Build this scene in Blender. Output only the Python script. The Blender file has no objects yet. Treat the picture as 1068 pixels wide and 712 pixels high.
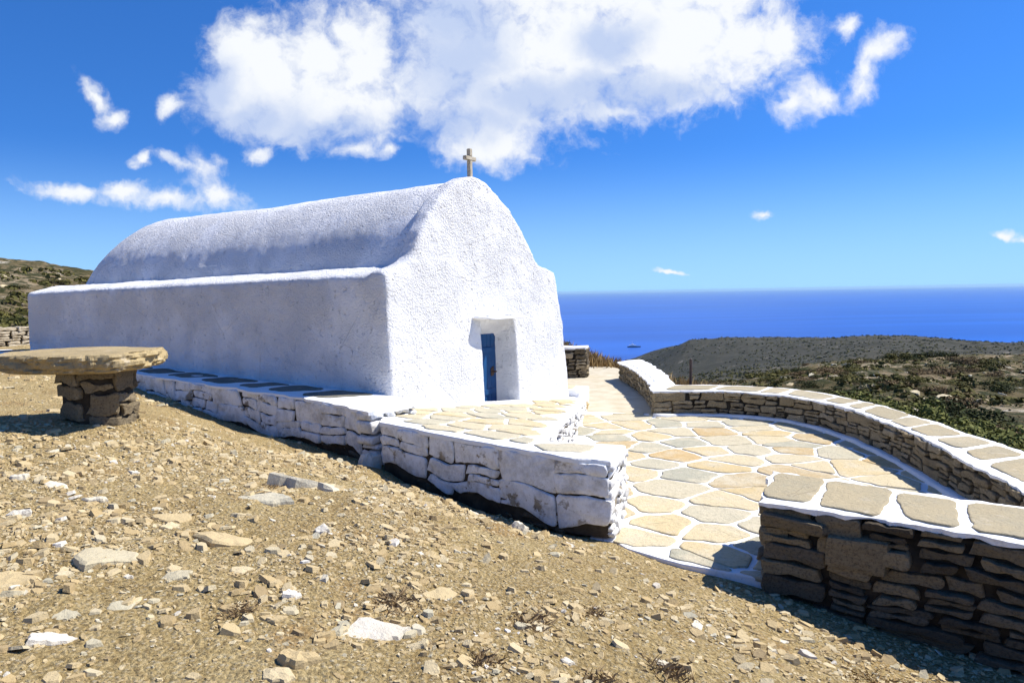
import bpy, bmesh, math, random
import numpy as np
R = math.radians
SC = bpy.context.scene
COL = SC.collection
rng = np.random.default_rng(7)
random.seed(7)
EYE = 2.3
SUN_AZ, SUN_EL = 78.0, 51.5            # azimuth measured from +Y (view direction) towards +X

# ------------------------------------------------------------------ noise
def _h(ix, iy, iz, s):
    n = (ix.astype(np.int64)*374761393 + iy.astype(np.int64)*668265263 + iz.astype(np.int64)*2147483647 + s*1274126177) & 0xffffffff
    n = ((n ^ (n >> 13))*1274126177) & 0xffffffff
    n = (n ^ (n >> 16)) & 0xffffffff
    return n/4294967295.0
def noise3(p, s=0):
    p = np.asarray(p, float); i = np.floor(p).astype(np.int64); f = p-i; f = f*f*(3-2*f)
    r = 0
    for a in (0, 1):
        for b in (0, 1):
            for c in (0, 1):
                w = (f[:, 0] if a else 1-f[:, 0])*(f[:, 1] if b else 1-f[:, 1])*(f[:, 2] if c else 1-f[:, 2])
                r = r+w*_h(i[:, 0]+a, i[:, 1]+b, i[:, 2]+c, s)
    return r*2-1
def fbm(p, o=4, s=0):
    p = np.asarray(p, float); t = 0; a = 1.0
    for k in range(o):
        t = t+a*noise3(p*2**k+17.3*k, s+k); a *= .5
    return t
def fbm2(x, y, o=4, s=0):
    return fbm(np.stack([x, y, np.zeros_like(x)+.37], 1), o, s)

# ------------------------------------------------------------------ meshes
class MB:
    def __init__(s): s.v = []; s.f = []; s.t = []; s.n = 0
    def add(s, v, f, tint=.5):
        v = np.asarray(v, float)
        s.v.append(v); s.f += [tuple(int(i)+s.n for i in q) for q in f]; s.n += len(v)
        s.t.append(np.full(len(v), tint) if np.isscalar(tint) else np.asarray(tint, float))
    def build(s, name, mat, parent=None, smooth=True, loc=None):
        V = np.concatenate(s.v); T = np.concatenate(s.t)
        if loc is not None: V = V-np.asarray(loc)
        me = bpy.data.meshes.new(name); me.from_pydata(V.tolist(), [], s.f)
        a = me.attributes.new('tint', 'FLOAT', 'POINT'); a.data.foreach_set('value', T.astype(np.float32))
        me.materials.append(mat)
        me.polygons.foreach_set('use_smooth', np.full(len(me.polygons), smooth))
        me.update()
        return link(name, me, parent, loc)
def link(name, me, parent=None, loc=None):
    o = bpy.data.objects.new(name, me); COL.objects.link(o)
    if loc is not None: o.location = loc
    if parent:
        o.parent = parent
        if loc is None: o.matrix_parent_inverse = parent.matrix_basis.inverted()
    return o
def soup(name, V, Q, T, mat, parent=None, smooth=False):
    """all faces of one size"""
    V = np.asarray(V, np.float32); Q = np.asarray(Q, np.int32); k = Q.shape[1]
    me = bpy.data.meshes.new(name); me.vertices.add(len(V)); me.vertices.foreach_set('co', V.ravel())
    me.loops.add(Q.size); me.loops.foreach_set('vertex_index', Q.ravel())
    me.polygons.add(len(Q)); me.polygons.foreach_set('loop_start', np.arange(0, Q.size, k, dtype=np.int32))
    a = me.attributes.new('tint', 'FLOAT', 'POINT'); a.data.foreach_set('value', np.asarray(T, np.float32))
    me.materials.append(mat); me.update(calc_edges=True); me.validate()
    me.polygons.foreach_set('use_smooth', np.full(len(me.polygons), smooth))
    return link(name, me, parent)
def tag(o, label=None, cat=None, group=None, kind=None):
    for k, v in (('label', label), ('category', cat), ('group', group), ('kind', kind)):
        if v: o[k] = v
    return o
def empty(name, loc, label, cat, group=None):
    o = bpy.data.objects.new(name, None); COL.objects.link(o); o.location = loc; o.empty_display_size = .2
    return tag(o, label, cat, group)

# ------------------------------------------------------------------ node helper
class NT:
    def __init__(s, name, rough=.9, spec=.2):
        s.m = bpy.data.materials.new(name); s.m.use_nodes = True; s.t = s.m.node_tree
        s.b = s.t.nodes['Principled BSDF']; s.b.inputs['Roughness'].default_value = rough
        s.b.inputs['Specular IOR Level'].default_value = spec
        s.g = s.N('ShaderNodeNewGeometry').outputs['Position']
        s.oc = s.N('ShaderNodeTexCoord').outputs['Object']
    def N(s, ty, **kw):
        n = s.t.nodes.new(ty)
        for k, v in kw.items(): setattr(n, k, v)
        return n
    def L(s, a, b): s.t.links.new(a, b)
    def noise(s, sc, det=6, rough=.6, vec=None, dist=0.):
        n = s.N('ShaderNodeTexNoise'); n.inputs['Scale'].default_value = sc; n.inputs['Detail'].default_value = det
        n.inputs['Roughness'].default_value = rough; n.inputs['Distortion'].default_value = dist
        s.L(vec or s.oc, n.inputs['Vector']); return n.outputs['Fac']
    def voro(s, sc, feat='F1', vec=None, out='Distance', rand=1.):
        n = s.N('ShaderNodeTexVoronoi', feature=feat); n.inputs['Scale'].default_value = sc
        n.inputs['Randomness'].default_value = rand
        s.L(vec or s.oc, n.inputs['Vector']); return n.outputs[out]
    def attr(s, nm='tint'):
        n = s.N('ShaderNodeAttribute'); n.attribute_name = nm; return n.outputs['Fac']
    def ramp(s, fac, stops, interp='LINEAR'):
        n = s.N('ShaderNodeValToRGB'); e = n.color_ramp; e.interpolation = interp
        while len(e.elements) < len(stops): e.elements.new(.5)
        for q, (p, c) in zip(e.elements, stops):
            q.position = p; q.color = (*c, 1) if len(c) == 3 else c
        s.L(fac, n.inputs['Fac']); return n.outputs['Color']
    def math(s, op, a, b=None, clamp=False):
        n = s.N('ShaderNodeMath', operation=op); n.use_clamp = clamp
        for i, q in enumerate((a, b)):
            if q is None: continue
            if isinstance(q, (int, float)): n.inputs[i].default_value = q
            else: s.L(q, n.inputs[i])
        return n.outputs[0]
    def mix(s, fac, a, b, mode='MIX'):
        n = s.N('ShaderNodeMix', data_type='RGBA', blend_type=mode)
        for i, q in ((0, fac), (6, a), (7, b)):
            if isinstance(q, (int, float)): n.inputs[i].default_value = q
            elif isinstance(q, tuple): n.inputs[i].default_value = (*q, 1)
            else: s.L(q, n.inputs[i])
        return n.outputs[2]
    def step(s, v, a, b):
        n = s.N('ShaderNodeMapRange'); n.interpolation_type = 'SMOOTHSTEP'
        n.inputs[1].default_value = a; n.inputs[2].default_value = b; s.L(v, n.inputs[0]); return n.outputs[0]
    def bump(s, h, strength, dist, nrm=None):
        n = s.N('ShaderNodeBump'); n.inputs['Strength'].default_value = strength; n.inputs['Distance'].default_value = dist
        s.L(h, n.inputs['Height'])
        if nrm: s.L(nrm, n.inputs['Normal'])
        return n.outputs['Normal']
    def out(s, col=None, nrm=None, rough=None):
        if col is not None:
            if isinstance(col, tuple): s.b.inputs['Base Color'].default_value = (*col, 1)
            else: s.L(col, s.b.inputs['Base Color'])
        if nrm: s.L(nrm, s.b.inputs['Normal'])
        if rough is not None: s.L(rough, s.b.inputs['Roughness'])
        return s.m

M = {}
def mk():
    # rough whitewashed plaster
    def plaster(name, lumps, strength):
        t = NT(name, .95, .1)
        pw = t.step(t.noise(1.1, 4, .6), .34, .6)
        h = t.math('ADD', t.math('MULTIPLY', t.noise(7, 4, .6), .5), t.math('MULTIPLY', t.math('MULTIPLY', t.noise(lumps, 4, .65), t.math('ADD', .6, pw)), .75))
        h = t.math('SUBTRACT', h, t.math('MULTIPLY', t.step(t.noise(15, 3, .5), .62, .74), .5))
        st = t.N('ShaderNodeMapping'); st.inputs['Scale'].default_value = (5, 5, .45); t.L(t.oc, st.inputs['Vector'])
        streak = t.math('MULTIPLY', t.step(t.noise(1., 6, .65, st.outputs[0]), .6, .8), .22)
        stain = t.step(t.noise(1.3, 6, .65), .5, .8)
        c = t.mix(stain, (.82, .82, .82), (.785, .782, .775))
        c = t.mix(streak, c, (.63, .62, .59))
        ck = t.math('MULTIPLY', t.math('SUBTRACT', 1, t.step(t.voro(.75, 'DISTANCE_TO_EDGE', t.oc), 0, .006)), t.step(t.noise(.6, 3), .52, .62))
        c = t.mix(t.math('MULTIPLY', ck, .6), c, (.4, .39, .37))
        c = t.mix(t.math('MULTIPLY', t.step(t.noise(30, 4, .7), .64, .78), .6), c, (.6, .59, .57))
        return t.out(c, t.bump(h, strength, .048))
    M['plaster'] = plaster('rough_whitewash', 32, 1.)
    M['plaster_fine'] = plaster('fine_whitewash', 40, .45)
    # whitewashed rubble: paint missing in patches
    t = NT('whitewashed_rubble', .95, .1)
    bare = t.math('MULTIPLY', t.step(t.noise(3.4, 7, .68), .56, .63), t.step(t.attr(), .3, .75))
    stone = t.ramp(t.noise(12, 5), [(.3, (.16, .13, .09)), (.7, (.36, .31, .23))])
    w = t.mix(t.step(t.noise(5, 7, .75), .4, .7), (.8, .8, .79), (.5, .485, .45)); w = t.mix(t.step(t.noise(30, 4, .7), .62, .72), w, (.3, .27, .22))
    t.out(t.mix(bare, w, stone), t.bump(t.noise(22, 6, .65), .6, .03)); M['white_rubble'] = t.m
    t = NT('white_lime_mortar', .95, .1)
    c = t.mix(t.step(t.noise(7, 7, .7), .58, .78), (.8, .8, .785), (.55, .52, .46)); c = t.mix(t.step(t.noise(33, 5, .75), .62, .74), c, (.42, .38, .31))
    M['lime'] = t.out(c, t.bump(t.noise(24, 6, .65), .5, .02))
    # dry stone (schist)
    t = NT('brown_schist', .9, .25)
    mp = t.N('ShaderNodeMapping'); mp.inputs['Scale'].default_value = (1, 1, 3.2); t.L(t.oc, mp.inputs['Vector'])
    base = t.ramp(t.attr(), [(0, (.15, .115, .07)), (.25, (.25, .205, .135)), (.5, (.36, .29, .185)), (.75, (.54, .415, .235)), (1, (.66, .54, .35))])
    c = t.mix(t.noise(7, 8, .7, mp.outputs[0]), base, (.06, .048, .032)); c = t.mix(.55, base, c)
    c = t.mix(t.step(t.noise(5, 7, .7), .6, .72), c, (.32, .21, .09))
    c = t.mix(t.step(t.noise(9, 7, .7), .64, .74), c, (.42, .4, .34))
    c = t.mix(t.math('MULTIPLY', t.step(t.noise(48, 4, .75), .46, .66), .55), c, (.04, .033, .022)); t.out(c, t.bump(t.noise(20, 9, .78, mp.outputs[0]), 1., .05)); M['schist'] = t.m
    t = NT('dark_wall_core', 1, .05); M['core'] = t.out(t.ramp(t.noise(8, 5), [(.3, (.03, .024, .017)), (.75, (.1, .08, .055))]))
    # flat slabs of coping / paving
    def flag(name, stops, lich):
        t = NT(name, .85, .25)
        base = t.ramp(t.attr(), stops)
        c = t.mix(t.step(t.noise(2.2, 7, .7, t.g), .42, .7), base, lich)
        c = t.mix(t.math('MULTIPLY', t.step(t.noise(38, 4, .7, t.g), .5, .72), .55), c, (.2, .17, .12))
        c = t.mix(t.math('MULTIPLY', t.step(t.noise(6, 7, .7, t.g), .57, .7), .6), c, (.55, .49, .38))
        v = t.math('SUBTRACT', 1, t.step(t.voro(3.1, 'DISTANCE_TO_EDGE', t.g), 0, .014))
        v = t.math('MULTIPLY', v, t.step(t.noise(1.7, 3, .5, t.g), .5, .62))
        c = t.mix(t.math('MULTIPLY', v, .5), c, (.16, .13, .09))
        h = t.math('ADD', t.noise(10, 8, .7, t.g), t.math('MULTIPLY', t.noise(45, 4, .7, t.g), .35))
        return t.out(c, t.bump(h, .7, .03))
    M['flag'] = flag('tan_flagstone', [(0, (.54, .415, .21)), (.3, (.58, .49, .31)), (.6, (.47, .43, .31)), (.8, (.38, .365, .275)), (1, (.52, .36, .16))], (.56, .495, .35))
    M['cope'] = flag('grey_coping_stone', [(0, (.44, .36, .215)), (.5, (.37, .315, .2)), (1, (.48, .41, .27))], (.36, .315, .21))
    M['grey_flag'] = flag('grey_green_slab', [(0, (.14, .13, .1)), (1, (.2, .19, .15))], (.12, .12, .1))
    M['table'] = flag('ochre_slab', [(0, (.38, .29, .14)), (1, (.43, .33, .17))], (.27, .21, .115))
    # loose stone
    t = NT('loose_schist', .85, .3)
    base = t.ramp(t.attr(), [(0, (.25, .18, .095)), (.22, (.46, .33, .15)), (.45, (.58, .45, .24)), (.62, (.66, .55, .34)), (.8, (.5, .48, .36)), (.92, (.72, .67, .53)), (1, (.8, .77, .7))])
    c = t.mix(t.math('MULTIPLY', t.noise(9, 8, .7, t.g), .7), base, (.36, .28, .15))
    M['loose'] = t.out(c, t.bump(t.noise(30, 7, .7, t.g), .7, .02))
    # ground: one dirt material for the whole terrain, scrub and rock where the slopes are wild
    t = NT('dry_earth', 1, .1)
    d1 = t.ramp(t.noise(.9, 9, .68, t.g), [(.3, (.29, .175, .066)), (.46, (.47, .335, .138)), (.58, (.57, .425, .19)), (.72, (.64, .51, .26))])
    d2 = t.ramp(t.noise(26, 6, .75, t.g), [(.37, (.09, .055, .022)), (.5, (.44, .325, .145)), (.63, (.72, .59, .34))])
    dirt = t.mix(.55, d1, d2); dirt = t.mix(t.math('MULTIPLY', t.step(t.noise(1.7, 7, .65, t.g), .55, .68), .55), dirt, (.38, .22, .085))
    vc = t.voro(42, 'F1', t.g, 'Color'); vd = t.voro(42, 'F1', t.g)
    peb = t.ramp(vc, [(.2, (.19, .13, .06)), (.5, (.38, .3, .16)), (.85, (.6, .53, .38))])
    dirt = t.mix(t.math('MULTIPLY', t.step(vd, .5, .3), .6), dirt, peb)
    # wild slope colours
    wn = t.noise(.16, 10, .72, t.g); wn2 = t.noise(.9, 8, .7, t.g)
    wild = t.ramp(wn, [(.36, (.07, .06, .026)), (.46, (.14, .11, .055)), (.54, (.21, .16, .09)), (.62, (.32, .26, .17)), (.74, (.44, .38, .28))])
    wild = t.mix(t.step(wn2, .47, .56), wild, (.042, .046, .018))
    wild = t.mix(t.step(t.noise(.55, 8, .7, t.g), .6, .66), wild, (.42, .38, .3))
    # far ridge: grey garrigue with pale rock
    farc = t.ramp(t.noise(.035, 12, .75, t.g), [(.34, (.03, .029, .019)), (.5, (.052, .048, .034)), (.6, (.075, .068, .05)), (.69, (.27, .24, .2))])
    farc = t.mix(t.step(t.noise(.16, 6, .75, t.g), .5, .6), farc, (.04, .042, .026))
    c = t.mix(t.attr('wild'), dirt, wild); c = t.mix(t.attr('far'), c, farc)
    h = t.math('ADD', t.math('MULTIPLY', vd, -.5), t.math('ADD', t.noise(26, 6, .75, t.g), t.noise(8, 5, .6, t.g)))
    t.out(c, t.bump(h, 1., .05)); M['ground'] = t.m
    t = NT('cream_cement', .95, .1)
    c = t.ramp(t.noise(2.5, 8, .65, t.g), [(.3, (.44, .38, .26)), (.7, (.6, .54, .42))])
    M['path'] = t.out(c, t.bump(t.noise(30, 6, .7, t.g), .4, .01))
    t = NT('sea_water', .38, .25)
    mp = t.N('ShaderNodeMapping'); mp.inputs['Scale'].default_value = (.00035, .0022, 1); mp.inputs['Rotation'].default_value = (0, 0, .3); t.L(t.g, mp.inputs['Vector']); c = t.mix(t.step(t.noise(1., 6, .6, mp.outputs[0]), .35, .7), (.003, .062, .33), (.006, .095, .45))
    t.b.inputs['IOR'].default_value = 1.33
    M['sea'] = t.out(c, t.bump(t.noise(.05, 4, .6, t.g), .35, 3.))
    t = NT('blue_door_paint', .45, .4)
    wv = t.N('ShaderNodeTexWave', wave_type='BANDS', bands_direction='X'); wv.inputs['Scale'].default_value = 1.2; wv.inputs['Distortion'].default_value = 3; wv.inputs['Detail Scale'].default_value = 3
    t.L(t.oc, wv.inputs['Vector'])
    c = t.mix(t.noise(9, 6), (.002, .045, .145), (.006, .078, .225))
    M['blue'] = t.out(c, t.bump(wv.outputs['Fac'], .3, .01))
    t = NT('weathered_cement', .9, .2)
    M['cross'] = t.out(t.ramp(t.noise(14, 6), [(.3, (.36, .31, .23)), (.7, (.6, .54, .42))]), t.bump(t.noise(30, 5), .4, .01))
    t = NT('rusty_iron', .6, .4); M['iron'] = t.out(t.ramp(t.noise(14, 6), [(.3, (.03, .022, .018)), (.7, (.09, .05, .03))]))
    def leaf(nm, a, b):
        t = NT(nm, .75, .08)
        c = t.ramp(t.attr(), [(0, a), (1, b)])
        t.b.inputs['Subsurface Weight'].default_value = 0
        M[nm] = t.out(c)
    leaf('green_leaf', (.055, .07, .016), (.2, .2, .055))
    leaf('dark_leaf', (.012, .018, .005), (.05, .06, .016))
    leaf('olive_leaf', (.045, .045, .012), (.14, .125, .036))
    leaf('brown_leaf', (.06, .042, .02), (.2, .14, .07))
    leaf('straw', (.2, .12, .045), (.48, .34, .15))
    leaf('dry_twig', (.16, .105, .055), (.42, .31, .17))
    t = NT('boat_white', .4, .4); M['boat'] = t.out((.75, .75, .75))
    t = NT('boat_dark', .4, .4); M['boat_dark'] = t.out((.03, .04, .07))
mk()

# ------------------------------------------------------------------ chapel frame: u along the facade, n out of the facade
U = np.array([.558, .83, 0.]); U /= np.linalg.norm(U)
NN = np.array([U[1], -U[0], 0.])
P0 = np.array([-1.772, 10., 0.])
def CP(u, n, z):
    u, n, z = np.broadcast_arrays(np.asarray(u, float), np.asarray(n, float), np.asarray(z, float))
    return P0+u[..., None]*U+n[..., None]*NN+z[..., None]*np.array([0, 0, 1.])
def UN(p):
    d = np.asarray(p, float)-P0; return d@U, d@NN

# ------------------------------------------------------------------ terrain
A = [  # x, y, z anchors read from the place; ground beside bench and walls sunk to deepen shadows
 (0,0,.6),(0,-2,.65),(0,2,.58),(-3,0,.85),(3,0,.15),(0,3.2,.55),(-1.9,2.9,.72),(1.9,3.4,.1),(-4,4,.98),(2.7,3.6,-.14),(4.5,3.0,-.3),
 (-5.3,7.2,1.07),(-4.4,7.6,1.02),(-7.5,8,1.1),(-4.0,8.3,.88),(-3.4,6.2,.82),(-3.6,8.9,.52),(-2.2,7.6,.44),(-1.65,7.9,.33),(-.95,6.9,.36),(-.3,6.35,.28),(.45,5.9,.17),(.95,5.85,.04),
 (1.15,5.75,.0),(1.45,5.45,.0),(1.75,5.25,-.03),(2,5.05,-.06),(2.5,4.55,-.16),(2.1,4.3,-.05),(3.2,4.0,-.22),(-1.25,7.95,.16),(-.45,7.1,.1),(.25,6.6,.04),(-2.6,9.5,.22),(-3.9,10.6,.3),(-1.9,8.75,.2),(.3,4.8,.38),(-1.2,5.5,.6),(1.3,4.5,.2),(-2.5,4.5,.78),(-5.5,11.2,.62),(-7.6,13,.85),(-10,14.5,1.05),(-12,18,1.15),(-9,11,1.0),
 (-12,12,1.15),(-14,20,.95),(-16,23,.9),(-20,30,.8),(-25,36,1.2),(-33,47,1.1),(-40,57,2.6),(-52,72,5.4),(-57,80,7.0),(-52,80,6.5),(-48,82,5.9),(-62,76,7.2),(-85,70,9),(-70,120,4),(-75,60,7),(-40,40,2),(-30,20,1.3),(-25,5,1.3),(-60,20,4),
 (0,20,.1),(-3,24,.5),(1.5,24,.3),(3,22,-.15),(-6,30,.3),(4,30,-3),(2,40,-7),(-10,45,-4),(-25,70,0),(11,95,-17),(-15,100,-15),(35,300,-62),(-40,300,-60),(120,1000,-185),(-150,1000,-190),(170,1500,-235),(-400,1500,-250),(-200,400,-60),(-100,200,-15),
 (4.2,14.8,-.05),(6.5,13,-.2),(7,10,-.25),(7,7.5,-.3),(5.5,4,-.45),(9,14,-.9),(10.5,9,-.9),
 (14.5,20,-1.6),(15.7,25,-2.1),(29,40,-3.9),(26,50,-4.2),(18,45,-3.8),(13,40,-4.3),(6.5,18,-.8),(10,30,-2.6),(7,27,-2.4),
 (17.5,60,-5.6),(28,70,-6.5),(38,90,-7.6),(57,110,-9.4),(75.5,120,-9.7),(79,110,-9.6),(95,110,-8),(20,110,-17),(45,150,-20),(65,200,-31),(95,180,-22),(120,170,-16),
 (70,400,-58),(150,400,-54),(260,420,-50),(170,700,-84),(240,700,-78),(330,700,-74),(450,700,-72),(150,800,-105),(110,700,-105),
 (340,1900,-176),(358,1700,-134),(377,1500,-103),(428,1400,-98),(520,1300,-96),(561,1200,-86),(603,1100,-76),(677,1100,-84),(866,1200,-104),(1300,1200,-90),
 (500,2200,-205),(700,2000,-205),(900,1900,-210),(400,2500,-250),(1400,2300,-240),(900,3000,-280),(300,2400,-240),(-300,3000,-300),(3000,3000,-320),
 (12,0,-.8),(30,0,-4),(60,10,-7),(0,-10,.8),(0,-40,1.5),(-40,-30,3),(40,-30,-3),(200,100,-18),(500,300,-60),(-500,200,20),(0,-500,10),(1500,200,-150),(-1500,500,0),(0,-2500,0),
]
A = np.array(A, float)
def feat(x, y):
    r = np.hypot(x, y)+1.; th = np.arctan2(x, y)
    return np.stack([np.sin(th)*1.6+np.log(r)*.0, np.cos(th)*1.6, np.log(r)*1.25], 1)
def _phi(d): return d
FA = feat(A[:, 0], A[:, 1])
RA = np.log(np.hypot(A[:, 0], A[:, 1])+2.)
# heights are fitted relative to distance so that far relief does not swamp the near ground
SA = A[:, 2]/(np.hypot(A[:, 0], A[:, 1])+3.)
_K = _phi(np.linalg.norm(FA[:, None]-FA[None], axis=2))+np.eye(len(FA))*1e-4
_Pm = np.concatenate([np.ones((len(FA), 1)), FA], 1)
_S = np.block([[_K, _Pm], [_Pm.T, np.zeros((4, 4))]])
_W = np.linalg.lstsq(_S, np.concatenate([SA, np.zeros(4)]), rcond=None)[0]
TERR = np.array([(1.01,6.25),(1.4,5.86),(1.97,5.5),(3.4,4.5),(5.6,5.2),(5.7,7.7),(5.7,9.5),(5.55,11.6),(4.9,13.1),(3.4,13.3),(3.5,19.2),(3.1,22.2),(1.2,22.2),(1.2,17),(1.6,14.5),(.4,7.4)])
def poly_sd(x, y, poly):
    """signed distance, negative inside"""
    d = np.full(x.shape, 1e9); ins = np.zeros(x.shape, bool)
    for i in range(len(poly)):
        ax, ay = poly[i]; bx, by = poly[(i+1) % len(poly)]
        ex, ey = bx-ax, by-ay; t = np.clip(((x-ax)*ex+(y-ay)*ey)/(ex*ex+ey*ey), 0, 1)
        d = np.minimum(d, np.hypot(x-ax-t*ex, y-ay-t*ey))
        c = (ay > y) != (by > y)
        with np.errstate(divide='ignore', invalid='ignore'):
            ins ^= c & (x < (bx-ax)*(y-ay)/(by-ay+1e-12)+ax)
    return np.where(ins, -d, d)
def smooth(x, a, b):
    t = np.clip((x-a)/(b-a), 0, 1); return t*t*(3-2*t)
def zg(x, y):
    x = np.atleast_1d(np.asarray(x, float)); y = np.atleast_1d(np.asarray(y, float))
    out = np.empty(x.shape)
    for i in range(0, len(x), 60000):
        F = feat(x[i:i+60000], y[i:i+60000])
        K = np.linalg.norm(F[:, None]-FA[None], axis=2)
        out[i:i+60000] = K@_W[:len(FA)]+np.concatenate([np.ones((len(F), 1)), F], 1)@_W[len(FA):]
    r = np.hypot(x, y); z = out*(r+3.)
    amp = smooth(r, 12, 60)
    n = fbm2(x*.9, y*.9, 3, 3)*.035+fbm2(x*3.3, y*3.3, 3, 9)*.016+fbm2(x*11, y*11, 2, 5)*.006*smooth(r, 14, 8)
    n = n+amp*(fbm2(x*.11, y*.11, 4, 21)*.35+np.abs(fbm2(x*.35, y*.35, 3, 33))*.3)
    n = n+smooth(r, 250, 900)*(fbm2(x*.012, y*.012, 5, 41)*4.)
    sd = poly_sd(x, y, TERR)
    z = z+n*smooth(sd, 0, .5)
    lim = -.06+np.clip(sd, 0, None)*2.6
    z = np.where(sd < 1.2, np.minimum(z, lim), z)
    return z
def zg1(x, y): return float(zg([x], [y])[0])

def make_ground():
    th = np.concatenate([np.linspace(-180, -50, 60, endpoint=False), np.linspace(-50, 50, 760, endpoint=False), np.linspace(50, 180, 61)])[:-1]
    r = np.concatenate([[.05, .5, 1., 1.4], np.geomspace(1.8, 14, 330), np.geomspace(14.2, 140, 200), np.geomspace(143, 2700, 190)])
    TH, RR = np.meshgrid(np.radians(th), r); x = (RR*np.sin(TH)).ravel(); y = (RR*np.cos(TH)).ravel()
    z = zg(x, y); nr, nt = TH.shape
    i, j = np.meshgrid(np.arange(nr-1), np.arange(nt), indexing='ij'); j2 = (j+1) % nt
    Q = np.stack([i*nt+j, i*nt+j2, (i+1)*nt+j2, (i+1)*nt+j], -1).reshape(-1, 4)
    V = np.stack([x, y, z], 1)
    o = soup('ground', V, Q, np.full(len(V), .5), M['ground'], None, True)
    rr = np.hypot(x, y); jit = fbm2(x*.25, y*.25, 3, 8)
    wild = np.where(x > 2, smooth(rr+jit*3-np.clip(9-x, 0, 9)*.6, 9, 15), smooth(rr+jit*8, 34, 60))
    wild = np.maximum(wild, smooth(y+jit*2, 24, 28))
    far = smooth(rr+jit*30, 180, 260)
    for nm, q in (('wild', wild), ('far', far)):
        a = o.data.attributes.new(nm, 'FLOAT', 'POINT'); a.data.foreach_set('value', q.astype(np.float32))
    return tag(o, kind='structure')
make_ground()

def make_sea():
    b = MB(); n = 96; rs = [900, 1500, 2500, 5000, 12000, 30000, 80000]
    v = [(0, 0, -200.)]+[(r*math.sin(2*math.pi*k/n), r*math.cos(2*math.pi*k/n), -200.) for r in rs for k in range(n)]
    f = [(0, 1+(k+1) % n, 1+k) for k in range(n)]
    for i in range(len(rs)-1):
        for k in range(n):
            f.append((1+i*n+k, 1+i*n+(k+1) % n, 1+(i+1)*n+(k+1) % n, 1+(i+1)*n+k))
    b.add(v, f); return tag(b.build('sea', M['sea']), kind='structure')
make_sea()

# ------------------------------------------------------------------ stones
def cube_grid(n):
    pts = {}; V = []; F = []
    def vid(p):
        k = tuple(np.round(p, 5))
        if k not in pts: pts[k] = len(V); V.append(p)
        return pts[k]
    g = np.linspace(-1, 1, n+1)
    for ax in range(3):
        for sg in (-1, 1):
            for i in range(n):
                for j in range(n):
                    q = []
                    for di, dj in ((0, 0), (1, 0), (1, 1), (0, 1)):
                        p = [0, 0, 0]; p[ax] = sg; p[(ax+1) % 3] = g[i+di]; p[(ax+2) % 3] = g[j+dj]; q.append(vid(tuple(p)))
                    F.append(q if sg > 0 else q[::-1])
    return np.array(V, float), F
CG = {n: cube_grid(n) for n in (3, 4, 6)}
def stone(size, n=3, k=7., rough=.06, seed=0):
    V, F = CG[n]; V = V.copy()
    q = V/((np.abs(V)**k).sum(1)**(1/k))[:, None]
    r = np.random.default_rng(seed)
    sh = r.normal(0, .10, (3, 3)); np.fill_diagonal(sh, 1); q = q@sh
    q = q*(1+r.normal(0, .05, 3)*q[:, [1, 2, 0]])
    q = q+rough*np.stack([noise3(V*1.6+r.uniform(0, 99), 5+i) for i in range(3)], 1)*1.6
    return q*np.asarray(size)*.5, F
def split_rect(s0, s1, z0, z1, lmin, lmax, hmin, hmax, out, r):
    w, h = s1-s0, z1-z0
    if h > hmax or (h > 2.2*hmin and w < h*2.2 and r.random() < .6):
        c = z0+h*r.uniform(.35, .65); split_rect(s0, s1, z0, c, lmin, lmax, hmin, hmax, out, r); split_rect(s0, s1, c, z1, lmin, lmax, hmin, hmax, out, r)
    elif w > lmax*(1 if r.random() < .8 else 1.5) :
        c = s0+w*r.uniform(.35, .65); split_rect(s0, c, z0, z1, lmin, lmax, hmin, hmax, out, r); split_rect(c, s1, z0, z1, lmin, lmax, hmin, hmax, out, r)
    elif h > 1.5*hmin and r.random() < .55:
        c = z0+h*r.uniform(.4, .6); split_rect(s0, s1, z0, c, lmin, lmax, hmin, hmax, out, r); split_rect(s0, s1, c, z1, lmin, lmax, hmin, hmax, out, r)
    else: out.append((s0, s1, z0, z1))
def path_eval(P):
    P = np.asarray(P, float); d = np.linalg.norm(np.diff(P, axis=0), axis=1); S = np.concatenate([[0], np.cumsum(d)])
    def at(s):
        i = int(np.clip(np.searchsorted(S, s)-1, 0, len(d)-1)); t = (s-S[i])/d[i]
        tg = (P[i+1]-P[i])/d[i]; return P[i]+t*(P[i+1]-P[i]), tg
    return at, S[-1]
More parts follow.
